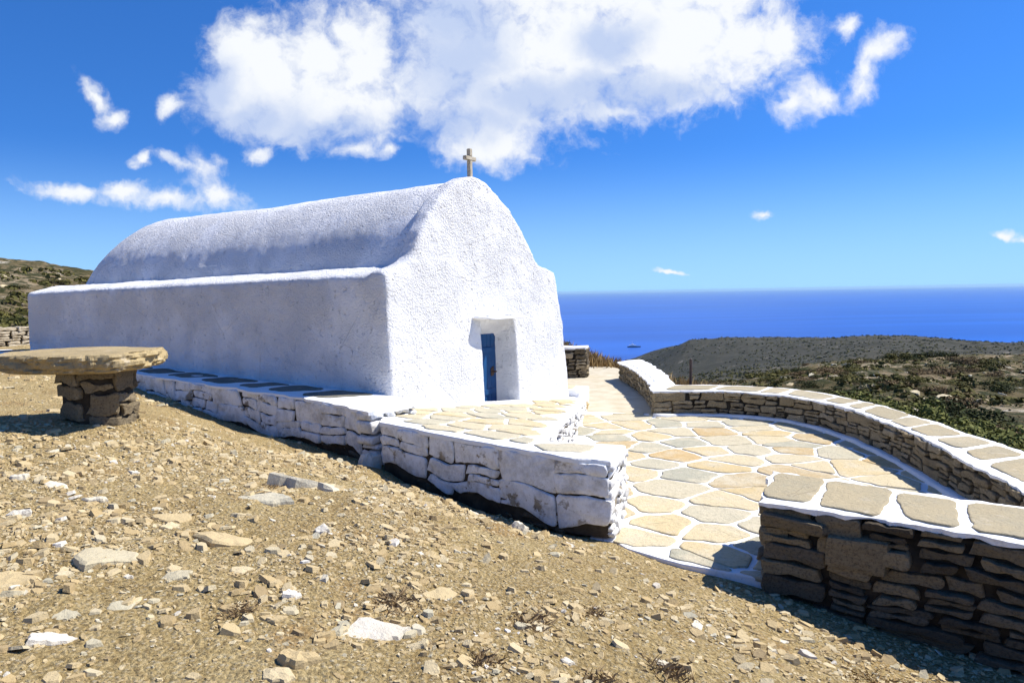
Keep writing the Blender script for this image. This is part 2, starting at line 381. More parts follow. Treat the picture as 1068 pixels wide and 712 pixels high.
def face_stones(mb, P, zb, zt, side, r, lmin=.14, lmax=.5, hmin=.05, hmax=.17, depth=.16, gap=.012, proud=.018, n=3, tone=(0, 1), rough=.06, k=7.):
    """courses of stones along the polyline P; zb(s), zt(s); side=+1: face looks to the right of travel"""
    at, S = path_eval(P); out = []
    x = 0
    while x < S-1e-6:
        e = min(S, x+r.uniform(.7, 1.5))
        if S-e < .4: e = S
        split_rect(x, e, 0, 1., lmin, lmax, hmin/max(.1, np.mean([zt(x)-zb(x)])), hmax/max(.1, zt(x)-zb(x)), out, r); x = e
    for (a, b_, c, d) in out:
        sm = (a+b_)/2; h = zt(sm)-zb(sm); p, tg = at(sm); nr = np.array([tg[1], -tg[0]])*side
        z = zb(sm)+h*(c+d)/2; dep = depth*r.uniform(.8, 1.2)
        V, F = stone((b_-a-gap, dep, h*(d-c)-gap), n, k, rough, int(r.integers(1e9)))
        slope = ((zt(min(S, sm+.1))-zt(max(0, sm-.1))) / (min(S, sm+.1)-max(0, sm-.1)))*(c+d)/2
        ang = slope+r.normal(0, .03); ca, sa = math.cos(ang), math.sin(ang)
        X = V[:, 0]*ca-V[:, 2]*sa; Z = V[:, 0]*sa+V[:, 2]*ca
        off = V[:, 1]-dep/2+r.uniform(-proud, proud)
        W = np.stack([p[0]+X*tg[0]+off*nr[0], p[1]+X*tg[1]+off*nr[1], z+Z], 1)
        if side > 0: F = [f[::-1] for f in F]
        mb.add(W, F, r.uniform(*tone))
def face_vor(mb, P, zb, zt, side, r, size=.17, ax=2.2, gap=.012, depth=.15, proud=.022, tone=(0, 1), bulge=.012, step=.035, tilt=.05, ragged=.011):
    P = np.asarray(P, float); d = np.linalg.norm(np.diff(P, axis=0), axis=1); SS = np.concatenate([[0], np.cumsum(d)]); S = SS[-1]
    T = np.gradient(P, SS, axis=0) if len(P) > 2 else np.repeat([(P[1]-P[0])/S], 2, 0); T /= np.linalg.norm(T, axis=1)[:, None]
    sq = np.linspace(0, S, 60); Zb = np.array([zb(q) for q in sq]); Zt = np.array([max(zt(q), zb(q)+.04) for q in sq]); Hm = float((Zt-Zb).mean())
    rects = []; nb_ = max(1, int(round(Hm/(size*2.1)))); cuts = np.linspace(0, Hm, nb_+1)
    cuts[1:-1] += r.uniform(-.25, .25, nb_-1)*Hm/nb_ if nb_ > 1 else 0
    for z0_, z1_ in zip(cuts[:-1], cuts[1:]):
        x = 0; first = True
        while x < S-1e-6:
            e_ = min(S, x+size*ax*r.uniform(1.6, 3.6)*(r.uniform(.3, 1) if first else 1)); first = False
            if S-e_ < size*ax*.7: e_ = S
            split_rect(x, e_, z0_, z1_, size*ax*.5, size*ax*1.5, size*.42, size*1.35, rects, r); x = e_
    o1 = r.uniform(0, 99); wa = size*.27
    for (a0, a1, c0, c1) in rects:
        j = lambda q: r.uniform(-q, q)
        w_, h_ = a1-a0, c1-c0
        k_ = [(a0, c0), (a1, c0), (a1, c1), (a0, c1)]
        C = np.array([(p_[0]+j(.07)*w_, p_[1]+j(.09)*h_) for p_ in k_])
        if r.random() < .3: i_ = int(r.integers(4)); C[i_] = C[i_]*.84+C.mean(0)*.16
        C = resample(C, .05, True)
        m_ = np.minimum(1, np.minimum(C[:, 1], Hm-C[:, 1])/(size*.5)).clip(0)
        C = C+np.stack([fbm2(C[:, 0]*.6/size+o1, C[:, 1]*.7/size, 1, 15)*wa*1.1, fbm2(C[:, 0]*.3/size+o1, C[:, 1]*.5/size, 1, 16)*wa*.9*m_], 1)
        C[:, 1] = C[:, 1].clip(0, Hm); C[:, 0] = C[:, 0].clip(0, S); C = C/np.array([ax, 1.])
        if abs(area(C)) < size*size*.04: continue
        Q = C*np.array([ax, 1.]); c = Q.mean(0); dd = np.linalg.norm(Q-c, axis=1); g = gap*r.uniform(.5, 1.6)
        Q = c+(Q-c)*np.clip(1-g/np.maximum(dd*.6, .02), .4, 1)[:, None]
        Q = resample(Q, step, True)
        sd_ = r.uniform(0, 99); Q = Q+np.stack([fbm2(Q[:, 0]*9+sd_, Q[:, 1]*9, 3, 5), fbm2(Q[:, 0]*9+sd_, Q[:, 1]*9, 3, 6)], 1)*ragged
        if area(Q) < 0: Q = Q[::-1]
        n = len(Q); rad = np.linalg.norm(Q-c, axis=1).mean(); off = r.uniform(-proud, proud); tl = r.normal(0, tilt, 2); V = []
        e = min(.2, .009/max(rad, .03))
        for sc, dz in ((1., -depth), (1., -e*rad*.9), (1-e, 0.), (1-2.4*e, .0015), (.5, bulge*r.uniform(.5, 1.))):
            q = c+(Q-c)*sc; o = np.full(n, off+dz)
            if dz > -depth: o = o+((q-c)*tl).sum(1)+fbm2(q[:, 0]*7+sd_, q[:, 1]*16, 3, 9)*.011*(1 if sc < 1 else .5)
            V.append(np.column_stack([q, o]))
        V.append(np.array([[c[0], c[1], off+bulge]])); V = np.concatenate(V)
        s_ = np.clip(V[:, 0], 0, S); px = np.interp(s_, SS, P[:, 0]); py = np.interp(s_, SS, P[:, 1]); tx = np.interp(s_, SS, T[:, 0]); ty = np.interp(s_, SS, T[:, 1])
        b0 = np.interp(s_, sq, Zb); b1 = np.interp(s_, sq, Zt); z = b0+(b1-b0)*V[:, 1]/Hm
        X = np.column_stack([px+ty*side*V[:, 2], py-tx*side*V[:, 2], z])
        F = [(k*n+i, k*n+(i+1) % n, (k+1)*n+(i+1) % n, (k+1)*n+i) for k in range(4) for i in range(n)]+[(4*n+i, 4*n+(i+1) % n, 5*n) for i in range(n)]+[tuple(range(n-1, -1, -1))]
        if side < 0: F = [f[::-1] for f in F]
        mb.add(X, F, r.uniform(*tone))
def offset_poly(P, d):
    P = np.asarray(P, float); T = np.gradient(P, axis=0); T /= np.linalg.norm(T, axis=1)[:, None]
    return P+d*np.stack([T[:, 1], -T[:, 0]], 1)
def resample(P, step, closed=False):
    P = np.asarray(P, float)
    if closed: P = np.concatenate([P, P[:1]])
    d = np.linalg.norm(np.diff(P[:, :2], axis=0), axis=1); S = np.concatenate([[0], np.cumsum(d)])
    n = max(2, int(round(S[-1]/step))); s = np.linspace(0, S[-1], n+1)
    if closed: s = s[:-1]
    return np.stack([np.interp(s, S, P[:, i]) for i in range(P.shape[1])], 1)
def resample_n(P, n):
    P = np.asarray(P, float); d = np.linalg.norm(np.diff(P, axis=0), axis=1); S = np.concatenate([[0], np.cumsum(d)]); q = np.linspace(0, S[-1], n)
    return np.stack([np.interp(q, S, P[:, i]) for i in range(P.shape[1])], 1)
def catmull(P, m=8):
    P = np.asarray(P, float); Q = np.concatenate([[2*P[0]-P[1]], P, [2*P[-1]-P[-2]]]); o = []
    for i in range(1, len(Q)-2):
        for t in np.linspace(0, 1, m, endpoint=False):
            a, b, c, d = Q[i-1:i+3]
            o.append(.5*((2*b)+(c-a)*t+(2*a-5*b+4*c-d)*t*t+(3*b-a-3*c+d)*t**3))
    o.append(P[-1]); return np.array(o)
def ribbon_solid(mb, A, B, zt, zb, r, jit=.012, m=8, tint=.5, lump=.012):
    """a solid strip between two polylines of equal length, tops at zt(i,t), bottoms at zb"""
    A = np.asarray(A, float); B = np.asarray(B, float); n = len(A); ts = np.linspace(0, 1, m+1); V = []
    for t in ts:
        p = A*(1-t)+B*t
        e = 1-min(1, min(t, 1-t)*m*.7)
        z = zt(p[:, 0], p[:, 1])-.012*e**2+fbm2(p[:, 0]*3, p[:, 1]*3, 3, 4)*lump
        j = np.stack([fbm2(p[:, 0]*5, p[:, 1]*5, 3, 7), fbm2(p[:, 0]*5, p[:, 1]*5, 3, 8)], 1)*jit
        V.append(np.column_stack([p+j, z]))
    top = np.concatenate(V); bot = top.copy(); bot[:, 2] = zb(top[:, 0], top[:, 1]) ; N = len(top)
    F = []; idx = lambda i, k: k*n+i
    flip = np.cross(A[1]-A[0], B[0]-A[0]) < 0
    for k in range(m):
        for i in range(n-1):
            q = [idx(i, k), idx(i+1, k), idx(i+1, k+1), idx(i, k+1)]
            F.append(q[::-1] if flip else q); F.append([N+a for a in (q if flip else q[::-1])])
    ring = [idx(i, 0) for i in range(n)]+[idx(n-1, k) for k in range(1, m+1)]+[idx(i, m) for i in range(n-2, -1, -1)]+[idx(0, k) for k in range(m-1, 0, -1)]
    for a, b_ in zip(ring, ring[1:]+ring[:1]):
        q = [b_, a, N+a, N+b_]; F.append(q[::-1] if flip else q)
    mb.add(np.concatenate([top, bot]), F, tint)
def chaikin(P, n=2, q=.22):
    for _ in range(n):
        N = np.roll(P, -1, axis=0); P = np.stack([P*(1-q)+N*q, P*q+N*(1-q)], 1).reshape(-1, 2)
    return P
def area(P): x, y = P[:, 0], P[:, 1]; return .5*np.sum(x*np.roll(y, -1)-y*np.roll(x, -1))
def inset(P, d):
    n = len(P); E = np.roll(P, -1, axis=0)-P; E /= np.linalg.norm(E, axis=1)[:, None]+1e-9
    N = np.stack([-E[:, 1], E[:, 0]], 1); NP_ = np.roll(N, 1, axis=0); b = N+NP_; b /= np.maximum(.35, np.linalg.norm(b, axis=1)**2/2)[:, None]*1.
    return P+b*d*.5*1.
def clip(P, a, b, c):
    """keep a*x+b*y<=c"""
    o = []; n = len(P)
    for i in range(n):
        p, q = P[i], P[(i+1) % n]; dp = a*p[0]+b*p[1]-c; dq = a*q[0]+b*q[1]-c
        if dp <= 0: o.append(p)
        if dp*dq < 0: t = dp/(dp-dq); o.append(p+(q-p)*t)
    return np.array(o) if len(o) > 2 else None
def voronoi_cells(sites, lines, box, stretch=1., ang=0.):
    cells = []
    for i, s in enumerate(sites):
        P = np.array([(box[0], box[1]), (box[2], box[1]), (box[2], box[3]), (box[0], box[3])], float)
        d = np.linalg.norm(sites-s, axis=1); nb = np.argsort(d)[1:26]
        for j in nb:
            q = sites[j]; a, b = q-s; P = clip(P, a, b, (q@q-s@s)/2)
            if P is None: break
        if P is None: continue
        for a, b, c in lines:
            P = clip(P, a, b, c)
            if P is None: break
        if P is None: continue
        if area(P) < 0: P = P[::-1]
        cells.append(P)
    return cells
def flag_shape(P, gap, r):
    r_ = r.uniform
    """irregular rounded flagstone outline from a Voronoi cell"""
    c = P.mean(0); d = np.linalg.norm(P-c, axis=1); rad = math.sqrt(max(1e-6, abs(area(P))/math.pi))
    P = c+(P-c)*np.clip(1-gap/np.maximum(d*.8, .05), .3, 1)[:, None]
    P = chaikin(P, 1, r_(.03, .13)); P = resample(P, .04, True)
    w = np.stack([fbm2(P[:, 0]*4, P[:, 1]*4, 3, 60), fbm2(P[:, 0]*4, P[:, 1]*4, 3, 61)], 1)*.034
    return P+w
def flag_slab(mb, P, zf, h, r, tint):
    """P ccw outline, lies on surface zf"""
    c = P.mean(0); e_ = .009/max(.05, np.linalg.norm(P-c, axis=1).mean()); rings = [(1, -.03), (1, h*.6), (1-e_, h), (1-2.5*e_, h*1.01), (.55, h*1.03)]
    V = []; n = len(P); tl = r.normal(0, .006, 2)
    for s, dz in rings:
        q = c+(P-c)*s; V.append(np.column_stack([q, zf(q[:, 0], q[:, 1])+dz+(tl*(q-c)).sum(1)+(fbm2(q[:, 0]*4, q[:, 1]*4, 2, 77)*.004 if dz > 0 else 0)]))
    V = np.concatenate(V+[np.array([[c[0], c[1], zf(c[:1], c[1:])[0]+h*1.03]])])
    F = []
    for k in range(4):
        for i in range(n):
            j = (i+1) % n; F.append((k*n+i, k*n+j, (k+1)*n+j, (k+1)*n+i))
    for i in range(n): F.append((4*n+i, 4*n+(i+1) % n, 5*n))
    F.append(tuple(range(n-1, -1, -1)))
    mb.add(V, F, tint)

# ------------------------------------------------------------------ chapel
def remeshed(name, bm, voxel, cutter=None):
    me = bpy.data.meshes.new(name+'_raw'); bm.to_mesh(me); bm.free()
    o = bpy.data.objects.new(name+'_raw', me); COL.objects.link(o)
    md = o.modifiers.new('r', 'REMESH'); md.mode = 'VOXEL'; md.voxel_size = voxel
    co = None
    if cutter:
        cm = bpy.data.meshes.new('cut'); cutter.to_mesh(cm); cutter.free(); co = bpy.data.objects.new('cut', cm); COL.objects.link(co)
        b = o.modifiers.new('b', 'BOOLEAN'); b.operation = 'DIFFERENCE'; b.object = co; b.solver = 'EXACT'
        md = o.modifiers.new('r2', 'REMESH'); md.mode = 'VOXEL'; md.voxel_size = voxel*.8
    sm = o.modifiers.new('s', 'SMOOTH'); sm.factor = .5; sm.iterations = 3
    dg = bpy.context.evaluated_depsgraph_get(); dg.update()
    out = bpy.data.meshes.new_from_object(o.evaluated_get(dg)); out.name = name
    for q in (o, co):
        if q: bpy.data.objects.remove(q, do_unlink=True)
    return out
def rough_up(me, lo=.02, hi=.008, f=1.5, fh=9):
    n = len(me.vertices); V = np.empty(n*3, np.float32); me.vertices.foreach_get('co', V); V = V.reshape(-1, 3).astype(float)
    Nn = np.empty(n*3, np.float32); me.vertex_normals.foreach_get('vector', Nn); Nn = Nn.reshape(-1, 3)
    d = fbm(V*f, 3, 2)*lo+fbm(V*fh, 2, 12)*hi
    V = V+Nn*d[:, None]; me.vertices.foreach_set('co', V.astype(np.float32).ravel())
    me.polygons.foreach_set('use_smooth', np.ones(len(me.polygons), bool)); me.update()
def prism(bm, front, back):
    f = [bm.verts.new(p) for p in front]; b = [bm.verts.new(p) for p in back]; n = len(f)
    bm.faces.new(f); bm.faces.new(b[::-1])
    for i in range(n): bm.faces.new((f[i], b[i], b[(i+1) % n], f[(i+1) % n]))
    bmesh.ops.recalc_face_normals(bm, faces=bm.faces)
GABLE = [(.0,2.6),(.03,2.64),(.22,2.68),(.42,2.74),(.58,2.84),(.68,3.0),(.80,3.24),(1.02,3.54),(1.30,3.82),(1.64,4.06),(1.90,4.17),(2.12,4.22),(2.34,4.21),(2.52,4.16),(2.74,4.04),(3.13,3.80),(3.50,3.50),(3.80,3.20),(4.0,2.92),(4.14,2.82),(4.4,2.78),(4.68,2.72),(4.78,2.62)]
chapel = empty('chapel', tuple(CP(2.4, -5.5, .5)), 'whitewashed barrel vaulted stone chapel with small blue door and a cross on top', 'chapel')
def make_chapel():
    bm = bmesh.new()
    # facade slab
    top = GABLE; bot = [(5.14, .0), (-.02, .0)]
    nb = lambda z: .10*(1-z/2.6) if z < 2.6 else 0.
    prism(bm, [CP(u, nb(z), z) for u, z in top+[(4.95, 1.8)]+bot], [CP(u, -.3, z) for u, z in top+[(4.95, 1.8)]+bot])
    # long walls
    L = 11.25
    a = [(-.02, 0), (.0, 2.575), (.08, 2.615), (.62, 2.74), (4.1, 2.8), (4.7, 2.64), (4.78, 2.58), (5.14, 0)]; b = [(q_, w_-.1 if w_ > 0 else 0) for q_, w_ in a]
    prism(bm, [CP(u, -.05, z) for u, z in a], [CP(u, -L, z) for u, z in b])
    ct = bmesh.new()
    fr = [(2.26, .18), (2.2, 1.85), (3.24, 1.85), (3.25, .18)]; bk = [(2.36, .18), (2.34, 1.55), (3.13, 1.55), (3.15, .18)]
    f0 = [CP(f[0]+(f[0]-k[0])*.55, .3, f[1]+(f[1]-k[1])*.55) for f, k in zip(fr, bk)]
    prism(ct, f0, [CP(u, -.4, z) for u, z in bk])
    me = remeshed('wall', bm, .05, ct); rough_up(me, .014, .007, 1.3, 8); me.materials.append(M['plaster'])
    link('wall', me, chapel)
    # vault with a rounded far end
    mb = MB(); prof = [(.64,2.70),(.75,2.95),(.89,3.22),(1.09,3.50),(1.36,3.78),(1.67,4.02),(1.92,4.13),(2.14,4.175),(2.34,4.165),(2.52,4.11),(2.72,3.99),(3.09,3.75),(3.45,3.45),(3.74,3.16),(3.92,2.9),(3.99,2.7)]
    pu = np.array([p[0] for p in prof]); pz = np.array([p[1] for p in prof])
    pu = np.concatenate([[.6], pu, [4.02]]); pz = np.concatenate([[2.3], pz, [2.3]])
    t = np.linspace(0, 1, len(pu)); tt = np.linspace(0, 1, 71); pu = np.interp(tt, t, pu); pz = np.interp(tt, t, pz)
    for _ in range(3): pu[1:-1] = (pu[:-2]+2*pu[1:-1]+pu[2:])/4; pz[1:-1] = (pz[:-2]+2*pz[1:-1]+pz[2:])/4
    Ls = np.concatenate([np.linspace(.15, 8.2, 150), np.linspace(8.25, 11.15, 70)]); V = []
    for l in Ls:
        q = np.clip((l-8.6)/2.6, 0, .999); s = math.sqrt(max(0, 1-q**1.9)); w = s**.6
        sag = .02*math.sin(l*.9)+.008*math.sin(l*2.1)
        z = 2.42+(pz-2.42-.03+sag*(pz > 3))*s; u = 2.36+(pu-2.36)*(.25+.75*w)*(1-.006)
        p = CP(u, -l, z); V.append(p)
    V = np.concatenate(V); n = 71; nl = len(Ls)
    d = fbm(V*1.2, 3, 31)*.009+fbm(V*7, 2, 33)*.006; c = CP(2.36, 0, 2.6)
    rel = V-(c-np.outer((V-c)@NN*-1, NN)); rel /= np.linalg.norm(rel, axis=1)[:, None]+1e-9; V = V+rel*d[:, None]
    F = [(i*n+k, (i+1)*n+k, (i+1)*n+k+1, i*n+k+1) for i in range(nl-1) for k in range(n-1)]
    F.append(tuple((nl-1)*n+k for k in range(n))); F.append(tuple(range(n-1, -1, -1)))
    mb.add(V, F); mb.build('vault_roof', M['plaster'], chapel)
    # door: planks in the recess
    bm = bmesh.new(); x = 2.3
    while x < 3.15:
        w = .118; x2 = min(x+w-.006, 3.2)
        prism(bm, [CP(a, -.345, z) for a, z in ((x, .2), (x2, .2), (x2, 1.62), (x, 1.62))], [CP(a, -.41, z) for a, z in ((x, .2), (x2, .2), (x2, 1.62), (x, 1.62))]); x += w
    bmesh.ops.bevel(bm, geom=bm.edges[:], offset=.004, segments=1, affect='EDGES')
    for z in (.5, 1.25):
        prism(bm, [CP(a, -.325, b) for a, b in ((2.4, z), (3.1, z), (3.1, z+.09), (2.4, z+.09))], [CP(a, -.3475, b) for a, b in ((2.4, z), (3.1, z), (3.1, z+.09), (2.4, z+.09))])
    me = bpy.data.meshes.new('door'); bm.to_mesh(me); bm.free(); me.materials.append(M['blue']); dr = link('door', me, chapel)
    h = MB(); V, F = stone((.03, .12, .03), 4, 5, .01, 3); p = CP(3.03, -.31, .9); h.add(V@np.array([U, NN*-1, [0, 0, 1.]])+p, F); V2, F2 = stone((.1, .025, .16), 4, 8, .01, 4); h.add(V2@np.array([U, NN*-1, [0, 0, 1.]])+CP(3.03, -.34, .9), F2)
    h.build('handle', M['iron'], dr)
    # protruding lintel slab, rubble pieces on it
    mb = MB(); r = np.random.default_rng(5)
    V, F = stone((1.2, .62, .045), 6, 14, .02, 8); mb.add(V@np.array([U, -NN, [0, 0, 1.]])+CP(2.6, .02, 1.885), F)
    for u in np.arange(2.1, 3.15, .13):
        V, F = stone((r.uniform(.08, .18), r.uniform(.1, .18), r.uniform(.025, .045)), 3, 6, .08, int(r.integers(1e6))); mb.add(V@np.array([U, -NN, [0, 0, 1.]])+CP(u, r.uniform(.04, .1), 1.92), F)
    mb.build('lintel', M['plaster_fine'], chapel)
    # cross
    bm = bmesh.new()
    def bx(u0, u1, n0, n1, z0, z1): prism(bm, [CP(a, n1, z) for a, z in ((u0, z0), (u1, z0), (u1, z1), (u0, z1))], [CP(a, n0, z) for a, z in ((u0, z0), (u1, z0), (u1, z1), (u0, z1))])
    c = 2.16
    bx(c-.036, c+.036, -.13, -.06, 4.1, 4.48); bx(c-.036, c+.036, -.13, -.06, 4.545, 4.67); bx(c-.14, c+.14, -.132, -.058, 4.48, 4.545)
    bmesh.ops.bevel(bm, geom=bm.edges[:], offset=.008, segments=2, affect='EDGES')
    me = bpy.data.meshes.new('cross'); bm.to_mesh(me); bm.free(); me.materials.append(M['cross']); link('cross', me, chapel)
make_chapel()

# ------------------------------------------------------------------ terrace and path
def flatz(x, y): return np.zeros_like(np.asarray(x, float))
def solid_poly(name, P, zf, thick, mat, parent=None, jit=.012, step=.08):
    P = resample(np.asarray(P, float), step, True)
    if area(P) < 0: P = P[::-1]
    P = P+np.stack([fbm2(P[:, 0]*4, P[:, 1]*4, 3, 51), fbm2(P[:, 0]*4, P[:, 1]*4, 3, 52)], 1)*jit
    b = MB(); n = len(P); c = P.mean(0)
    V = np.concatenate([np.column_stack([P, zf(P[:, 0], P[:, 1])-thick]), np.column_stack([P, zf(P[:, 0], P[:, 1])-.012]), np.column_stack([inset(P, .012), zf(P[:, 0], P[:, 1])])])
    F = [(k*n+i, k*n+(i+1) % n, (k+1)*n+(i+1) % n, (k+1)*n+i) for k in (0, 1) for i in range(n)]+[tuple(range(2*n, 3*n)), tuple(range(n-1, -1, -1))]
    b.add(V, F); return b.build(name, mat, parent, smooth=False)
T1 = [(1.0,6.22),(1.38,5.84),(1.98,5.5),(2.6,5.35),(3.6,4.6),(5.4,5.4),(5.4,7.7),(5.4,9.5),(5.3,11.5),(4.7,12.95),(3.2,13.05),(2.5,13.2),(1.35,13.5),(.7,9.6),(.5,7.4)]
terrace = tag(solid_poly('terrace', T1, flatz, .25, M['lime']), kind='structure')
def make_paving():
    r = np.random.default_rng(23); S = []
    for _ in range(6000):
        p = np.array([r.uniform(.2, 5.6), r.uniform(4.2, 14.2)])
        lim = .47 if p[1] < 8 else .56
        if all(np.hypot((q[0]-p[0])*.86, (q[1]-p[1])*1.0) > lim*r.uniform(.5, 1.4) for q in S): S.append(p)
    S = np.array(S)
    # near kerb edge and far path edge as clip lines
    e = [(-.66, -.751, -(.66*1.10+.751*6.28)+.1), (-.5, -.866, -(.5*1.42+.866*5.92)+.09), (-.09, .996, 13.12-.13)]
    mb = MB()
    for P in voronoi_cells(S, e, (.2, 4.2, 5.6, 14.2)):
        c = P.mean(0)
        if abs(area(P)) < .05 or poly_sd(c[:1], c[1:], np.array(T1))[0] > -.02: continue
        flag_slab(mb, flag_shape(P, .031*r.uniform(.6, 1.5), r), flatz, .012, r, r.choice([r.uniform(0, .3), r.uniform(.25, .82), r.uniform(.9, 1)], p=[.36, .5, .14]))
    mb.build('flagstone_paving', M['flag'], terrace)
make_paving()
PP = [(1.2,13.54),(2.5,13.22),(3.0,13.1),(3.2,15),(3.3,17.5),(3.4,19.2),(3.1,21.6),(2.0,21.9),(.9,22.2),(.3,19)]
tag(solid_poly('path', PP, lambda x, y: np.zeros_like(x)-.004, .2, M['path'], jit=.05), kind='structure')

# ------------------------------------------------------------------ parapets
def coping_stones(parent, A, B, zt, r, lmin, lmax, w0, w1, h, mat, gapw, tones=(0, 1), skip=0.):
    """one object per slab, set in the white mortar"""
    at, S = path_eval(A); n = 200; sa = np.linspace(0, 1, len(A)); x = gapw*.7
    A = np.asarray(A); B = np.asarray(B)
    cl = np.concatenate([[0], np.cumsum(np.linalg.norm(np.diff((A+B)/2, axis=0), axis=1))]); S = cl[-1]
    def pt(s, t):
        i = np.interp(s, cl, np.arange(len(A))); k = np.clip(np.floor(i).astype(int), 0, len(A)-2); f = i-k
        a = A[k]*(1-f)+A[k+1]*f; b = B[k]*(1-f)+B[k+1]*f; return a*(1-t)+b*t
    while x < S-.15:
        l = min(r.uniform(lmin, lmax), S-x-gapw*.5)
        if l > .14 and r.random() >= skip:
            j = lambda q: r.uniform(-q, q)
            sk = j(.09); C = [pt(x+sk+j(.03), w0+abs(j(.05))), pt(x+sk+l+j(.03), w0+abs(j(.05))), pt(x+l+j(.05), w1-abs(j(.06))), pt(x+j(.05), w1-abs(j(.06)))]
            C = np.array(C)
            if area(C) < 0: C = C[::-1]
            P = resample(chaikin(C, 1, .1), .035, True); P = P+np.stack([fbm2(P[:, 0]*6, P[:, 1]*6, 4, 71), fbm2(P[:, 0]*6, P[:, 1]*6, 4, 72)], 1)*.022
            mb = MB(); flag_slab(mb, P, zt, h, r, r.uniform(*tones)); c = P.mean(0)
            mb.build('coping_stone', mat, parent)
        x += l+gapw*r.uniform(.7, 1.4)
def ends_path(P): return P

def make_curved():
    t = empty('parapet_wall', (3.2, 13.2, 0), 'long low dry stone parapet with white capping curving round the far side of the terrace', 'wall')
    r = np.random.default_rng(41)
    inn = catmull([(2.56,12.83),(3.24,12.85),(4.04,12.60),(4.76,11.95),(5.05,10.8),(5.04,9.36),(4.87,8.0),(4.69,6.92),(4.51,6.18),(4.25,5.5)], 10)
    out = catmull([(3.15,13.75),(3.75,13.6),(4.8,13.2),(5.38,12.45),(5.66,11.2),(5.72,9.9),(5.68,8.7),(5.62,7.7),(5.5,6.6),(5.25,5.6)], 10)
    # second branch, leading away along the path
    ib = catmull([(2.56,12.83),(2.73,14.2),(2.82,16.3),(2.76,18.4)], 10); ob = catmull([(3.17,13.7),(3.3,14.9),(3.45,16.6),(3.46,19.0)], 10)
    zt = lambda x, y: .47+fbm2(x*1.1, y*1.1, 2, 14)*.012
    zlow = lambda s: .02; ztop = lambda s: .445
    mb = MB()
    a, b_ = resample(inn, .22), resample(out, .22)
    face_vor(mb, inn, zlow, ztop, 1, r, .13, 2.3, .010, .16, .022, (.6, 1), bulge=.006)
    face_vor(mb, out, lambda s: -.5, ztop, -1, r, .25, 2., .014, .16, .03, step=.06)
    face_vor(mb, ib, zlow, ztop, -1, r, .13, 1.7, .012, .16, .025, (.6, 1))
    face_vor(mb, ob, lambda s: -.4, ztop, 1, r, .25, 2., .014, .16, .03, step=.06)
    face_vor(mb, np.array([inn[-1], out[-1]]), lambda s: -.3, ztop, 1, r)
    face_vor(mb, np.array([ib[-1], ob[-1]]), lambda s: -.3, ztop, -1, r, .13, 1.5)
    mb.build('stonework', M['schist'], t, smooth=False)
    cm = MB(); N = 60
    def core(I, O, zb, mb, d=.07):
        I = resample_n(I, 130); O = resample_n(O, 130)
        return I*(1-d)+O*d, O*(1-d)+I*d, I, O
    ci, co, I1, O1 = core(inn, out, 0, cm); ribbon_solid(cm, ci, co, lambda x, y: np.full_like(x, .41), lambda x, y: np.full_like(x, -.6), r, 0)
    ci, co, I2, O2 = core(ib, ob, 0, cm); ribbon_solid(cm, ci, co, lambda x, y: np.full_like(x, .405), lambda x, y: np.full_like(x, -.6), r, 0)
    cm.build('core', M['core'], t)
    cap = MB()
    ribbon_solid(cap, I1, O1, zt, lambda x, y: .43+fbm2(x*7, y*7, 3, 3)*.012, r, .05, 12, lump=.004)
    ribbon_solid(cap, I2, O2, lambda x, y: zt(x, y)-.004, lambda x, y: .425+fbm2(x*7, y*7, 3, 3)*.012, r, .05, 12, lump=.004)
    c = cap.build('coping', M['lime'], t, smooth=False)
    coping_stones(c, I1, O1, zt, r, .26, .85, .12, .86, .011, M['cope'], .11, (0, 1), 0.)
    coping_stones(c, I2[6:], O2[6:], zt, r, .3, .6, .2, .8, .008, M['lime'], .2, (.3, 1), .1)
    # little cement kerb at the foot
    kb = MB(); ribbon_solid(kb, resample_n(offset_poly(inn, .10), 60), resample_n(offset_poly(inn, -.04), 60), lambda x, y: np.full_like(x, .055), lambda x, y: np.full_like(x, -.05), r, .02, 4)
    kb.build('kerb', M['lime'], t)
make_curved()

